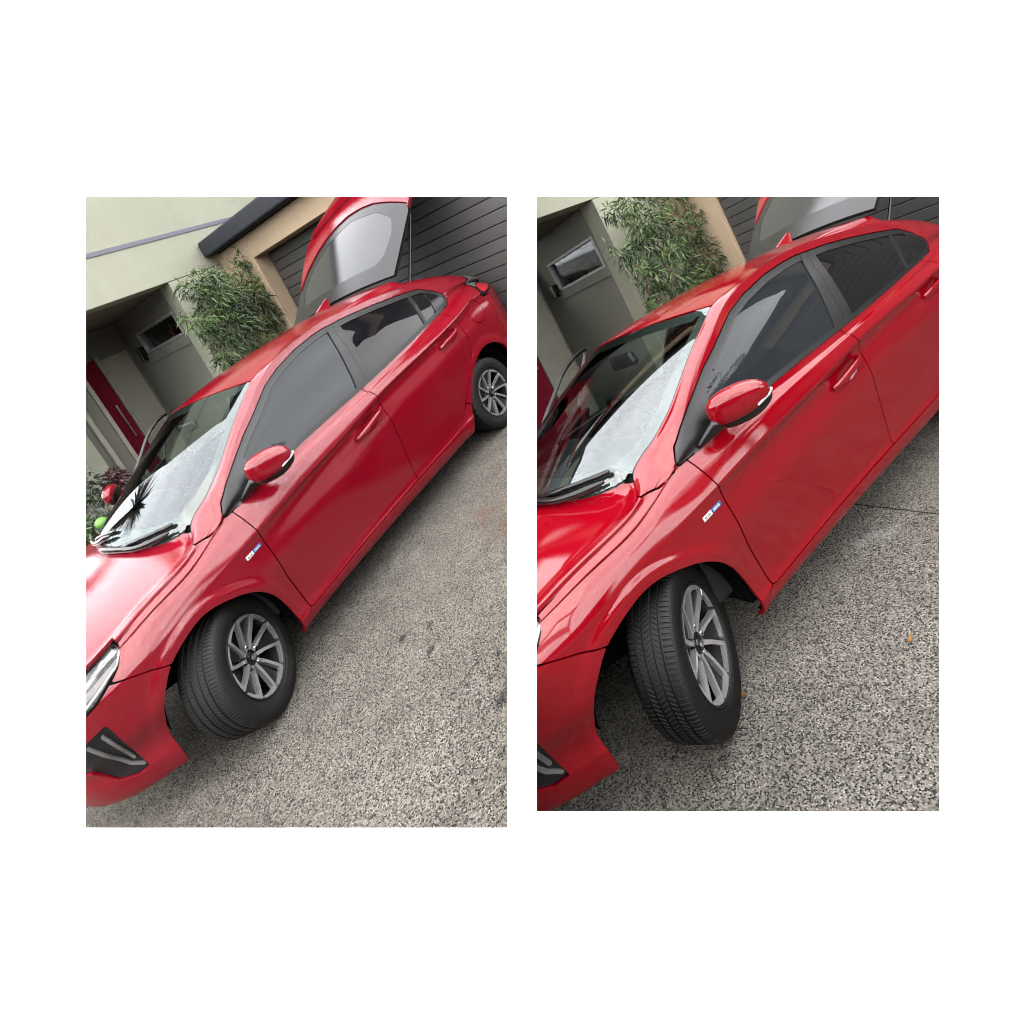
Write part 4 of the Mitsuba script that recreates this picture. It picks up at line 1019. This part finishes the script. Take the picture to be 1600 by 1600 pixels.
for j, (x, y, a, s) in enumerate(((-.12, .81, 70, .035), (-.65, 1.21, 20, .022))):
    t = np.linspace(-1, 1, 9); w = .28 * np.sqrt(1 - t ** 2) + .02; r = math.radians(a)
    p = np.vstack([np.c_[t, w, .35 * t ** 2 + .15], np.c_[t, -w, .35 * t ** 2 + .15], np.c_[t, 0 * t, .35 * t ** 2 - .0]]) * s
    p = p @ A([[math.cos(r), math.sin(r), 0], [-math.sin(r), math.cos(r), 0], [0, 0, 1]]) + A([x, y, .004])
    i = np.arange(8)
    f = np.vstack([np.stack([i, i + 1, i + 19, i + 18], 1), np.stack([i + 18, i + 19, i + 10, i + 9], 1)])
    nm = put('dry_leaf' if not j else 'dry_leaf_001', to_world(1, p), f, 'dry_leaf', smooth=True)
    tag(nm, ('orange dry leaf on the driveway right of the glossy front wheel', 'small brown dry leaf on the driveway far right of the glossy wheel')[j], 'leaf')

# ------------------------------------------------------------------ white display board with two bevelled openings, and what stands across the street
DB = .36


def on_board(px, py, d=0.0): return EYE + WC @ (A([(px - 850) / 850, (py - 550) / 850, 1.0]) * DB) + FWD * d


def board_ring(x0, y0, x1, y1, d): return [on_board(*q, d) for q in ((x0, y0), (x1, y0), (x1, y1), (x0, y1))]


def prism(outer, inners, bevel, thick):
    """Front polygon with holes in board pixels of the photograph's page, extruded back; the openings widen towards the back."""
    to3 = lambda pts, d: [on_board(*p, d) for p in pts]
    V, F = [], []

    def cap(o, hs, d, rev):
        g = Polygon(o, hs); at = len(V)
        for t in shapely.constrained_delaunay_triangles(g).geoms:
            c = list(t.exterior.coords)[:3]; i = len(V); V.extend(to3(c, d)); F.append([i, i + 1, i + 2])

    big = [[(x0 - bevel, y0 - bevel), (x1 + bevel, y0 - bevel), (x1 + bevel, y1 + bevel), (x0 - bevel, y1 + bevel)] for x0, y0, x1, y1 in inners]
    small = [[(x0, y0), (x1, y0), (x1, y1), (x0, y1)] for x0, y0, x1, y1 in inners]
    cap(outer, small, 0, 0); cap(outer, big, thick, 1)
    for a, b in [(outer, outer)] + list(zip(small, big)):
        for i in range(4):
            j = (i + 1) % 4; n = len(V); V.extend(to3([a[i], a[j]], 0) + to3([b[j], b[i]], thick)); F.extend([[n, n + 1, n + 2], [n, n + 2, n + 3]])
    return A(V), A(F)


v, f = prism([(-70, -70), (1670, -70), (1670, 1670), (-70, 1670)], [(134, 307, 792.5, 1293.5), (839, 307, 1468, 1267.5)], 14, .006)
put('display_board__panel', v, f, 'board_white')
for px in (-40, 1640):
    top = on_board(px, 1500, .012)
    m = m3.Manifold.batch_boolean([tube([top, top + FWD * .02, A([top[0], top[1] - .25, -2.2])], .010, 12)], m3.OpType.Add).to_mesh()
    put('display_board__leg', A(m.vert_properties)[:, :3], A(m.tri_verts), 'stand_metal', smooth=40)
tag('display_board', 'tilted white display board with two rectangular openings on the two cars', 'board')

# the timber fence and the neighbour's wall across the drive, seen only in the paint and the windows
for j, (p, q, h) in enumerate((((-9.5, -5.5), (7, -6.0), 2.3), ((-10.0, -5.3), (-10.5, 6), 2.6))):
    p, q = A(p, float), A(q, float); d = q - p; L = np.linalg.norm(d); d /= L; nrm = A([-d[1], d[0]])
    key = 'timber_fence' if not j else 'timber_fence_001'
    for i in range(int(L / .30)):
        c = p + d * (i + .5) * .30
        m = trimesh.creation.box((.29, .03, h + 2.2)); m.apply_transform(trimesh.transformations.rotation_matrix(math.atan2(d[1], d[0]), [0, 0, 1])); m.apply_translation([c[0], c[1], (h - 2.2) / 2])
        put(f'{key}__board', m.vertices, m.faces, 'fence_timber')
    tag(key, ('dark timber board fence behind the viewer across the drive', 'dark timber board fence far left of the drive')[j], 'fence')

# a dark rendered wall behind the two garages, hidden by them from here
m = rbox((-2.0, 9.6, -2.2), (3.4, 9.9, 6.5), .02).to_mesh()
put('back_wall', A(m.vert_properties)[:, :3], A(m.tri_verts), 'fence_timber', smooth=40); tag('back_wall', 'dark tall wall standing behind the two garages', 'wall')

# across the street to the right: a gabled house and a tree, outside the view, which darken the reflections in doors and windows
m = [rbox((9.6, -1.5, -2.2), (16, 6.5, 3.1), .03)]
put('neighbour_house__wall', A(m[0].to_mesh().vert_properties)[:, :3], A(m[0].to_mesh().tri_verts), 'neighbour_brick', smooth=40)
m = hull(((9.1, -2, 3.15), .05), ((16.4, -2, 3.15), .05), ((9.1, 7, 3.15), .05), ((16.4, 7, 3.15), .05), ((11.5, 2.5, 5.6), .05), ((14, 2.5, 5.6), .05), seg=8).to_mesh()
put('neighbour_house__roof', A(m.vert_properties)[:, :3], A(m.tri_verts), 'charcoal_metal', smooth=30)
for y in (-.2, 2.4, 5.0):
    m = rbox((9.54, y - .6, .6), (9.62, y + .6, 2.0), .01).to_mesh(); put('neighbour_house__window', A(m.vert_properties)[:, :3], A(m.tri_verts), 'gloss_black', smooth=40)
tag('neighbour_house', 'dark brick gabled house across the street, far right of the glossy car', 'house')
rng = np.random.default_rng(17); cr = A([7.2, -.9, 4.3])
leaf_cloud([(*(cr + rng.normal(size=3) * [.7, .9, .7]), rng.uniform(.35, .7)) for i in range(16)], 6500, .13, .05, 'leaf_dark', 'street_tree__leaves', 51); labels['street_tree__leaves'] = {'kind': 'stuff'}
m = m3.Manifold.batch_boolean([tube([cr * [1, 1, 0] + A([.1, 0, -2]), cr * [1, 1, .6], cr], [.14, .10, .04], 10)] + [tube([cr * [1, 1, .65], cr + rng.normal(size=3) * .7], [.06, .02], 8) for i in range(6)], m3.OpType.Add).to_mesh()
put('street_tree__trunk', A(m.vert_properties)[:, :3], A(m.tri_verts), 'bark', smooth=40); tag('street_tree', 'leafy street tree across the street, far right of both cars', 'tree')

# a low steel partition stands between the two bays, from the right bay's ground up to bonnet height
nR = PLACE[1][:, 2]; oR = PLACE[1][:, 3]; ln = np.cross(EDGE, nR); ln /= np.linalg.norm(ln); ln *= np.sign(ln @ FWD)
p0 = np.linalg.solve(np.stack([EDGE, nR, ln]), A([EDGE @ EYE, nR @ oR, ln @ EYE])); up_ = nR - (nR @ EDGE) * EDGE; up_ /= up_ @ nR
c = [p0 + ln * a + up_ * h for a, h in ((.9, -.25), (5.2, -.25), (5.2, .70), (.9, .70))]
v = A([q + EDGE * e for e in (-.0014, .0014) for q in c])
put('partition', v, A([[0, 1, 2], [0, 2, 3], [4, 6, 5], [4, 7, 6]] + [[i, (i + 1) % 4, (i + 1) % 4 + 4] for i in range(4)] + [[i, (i + 1) % 4 + 4, i + 4] for i in range(4)]), 'stand_metal')
tag('partition', 'low thin dark steel partition between the two driveways, seen edge on', 'partition')
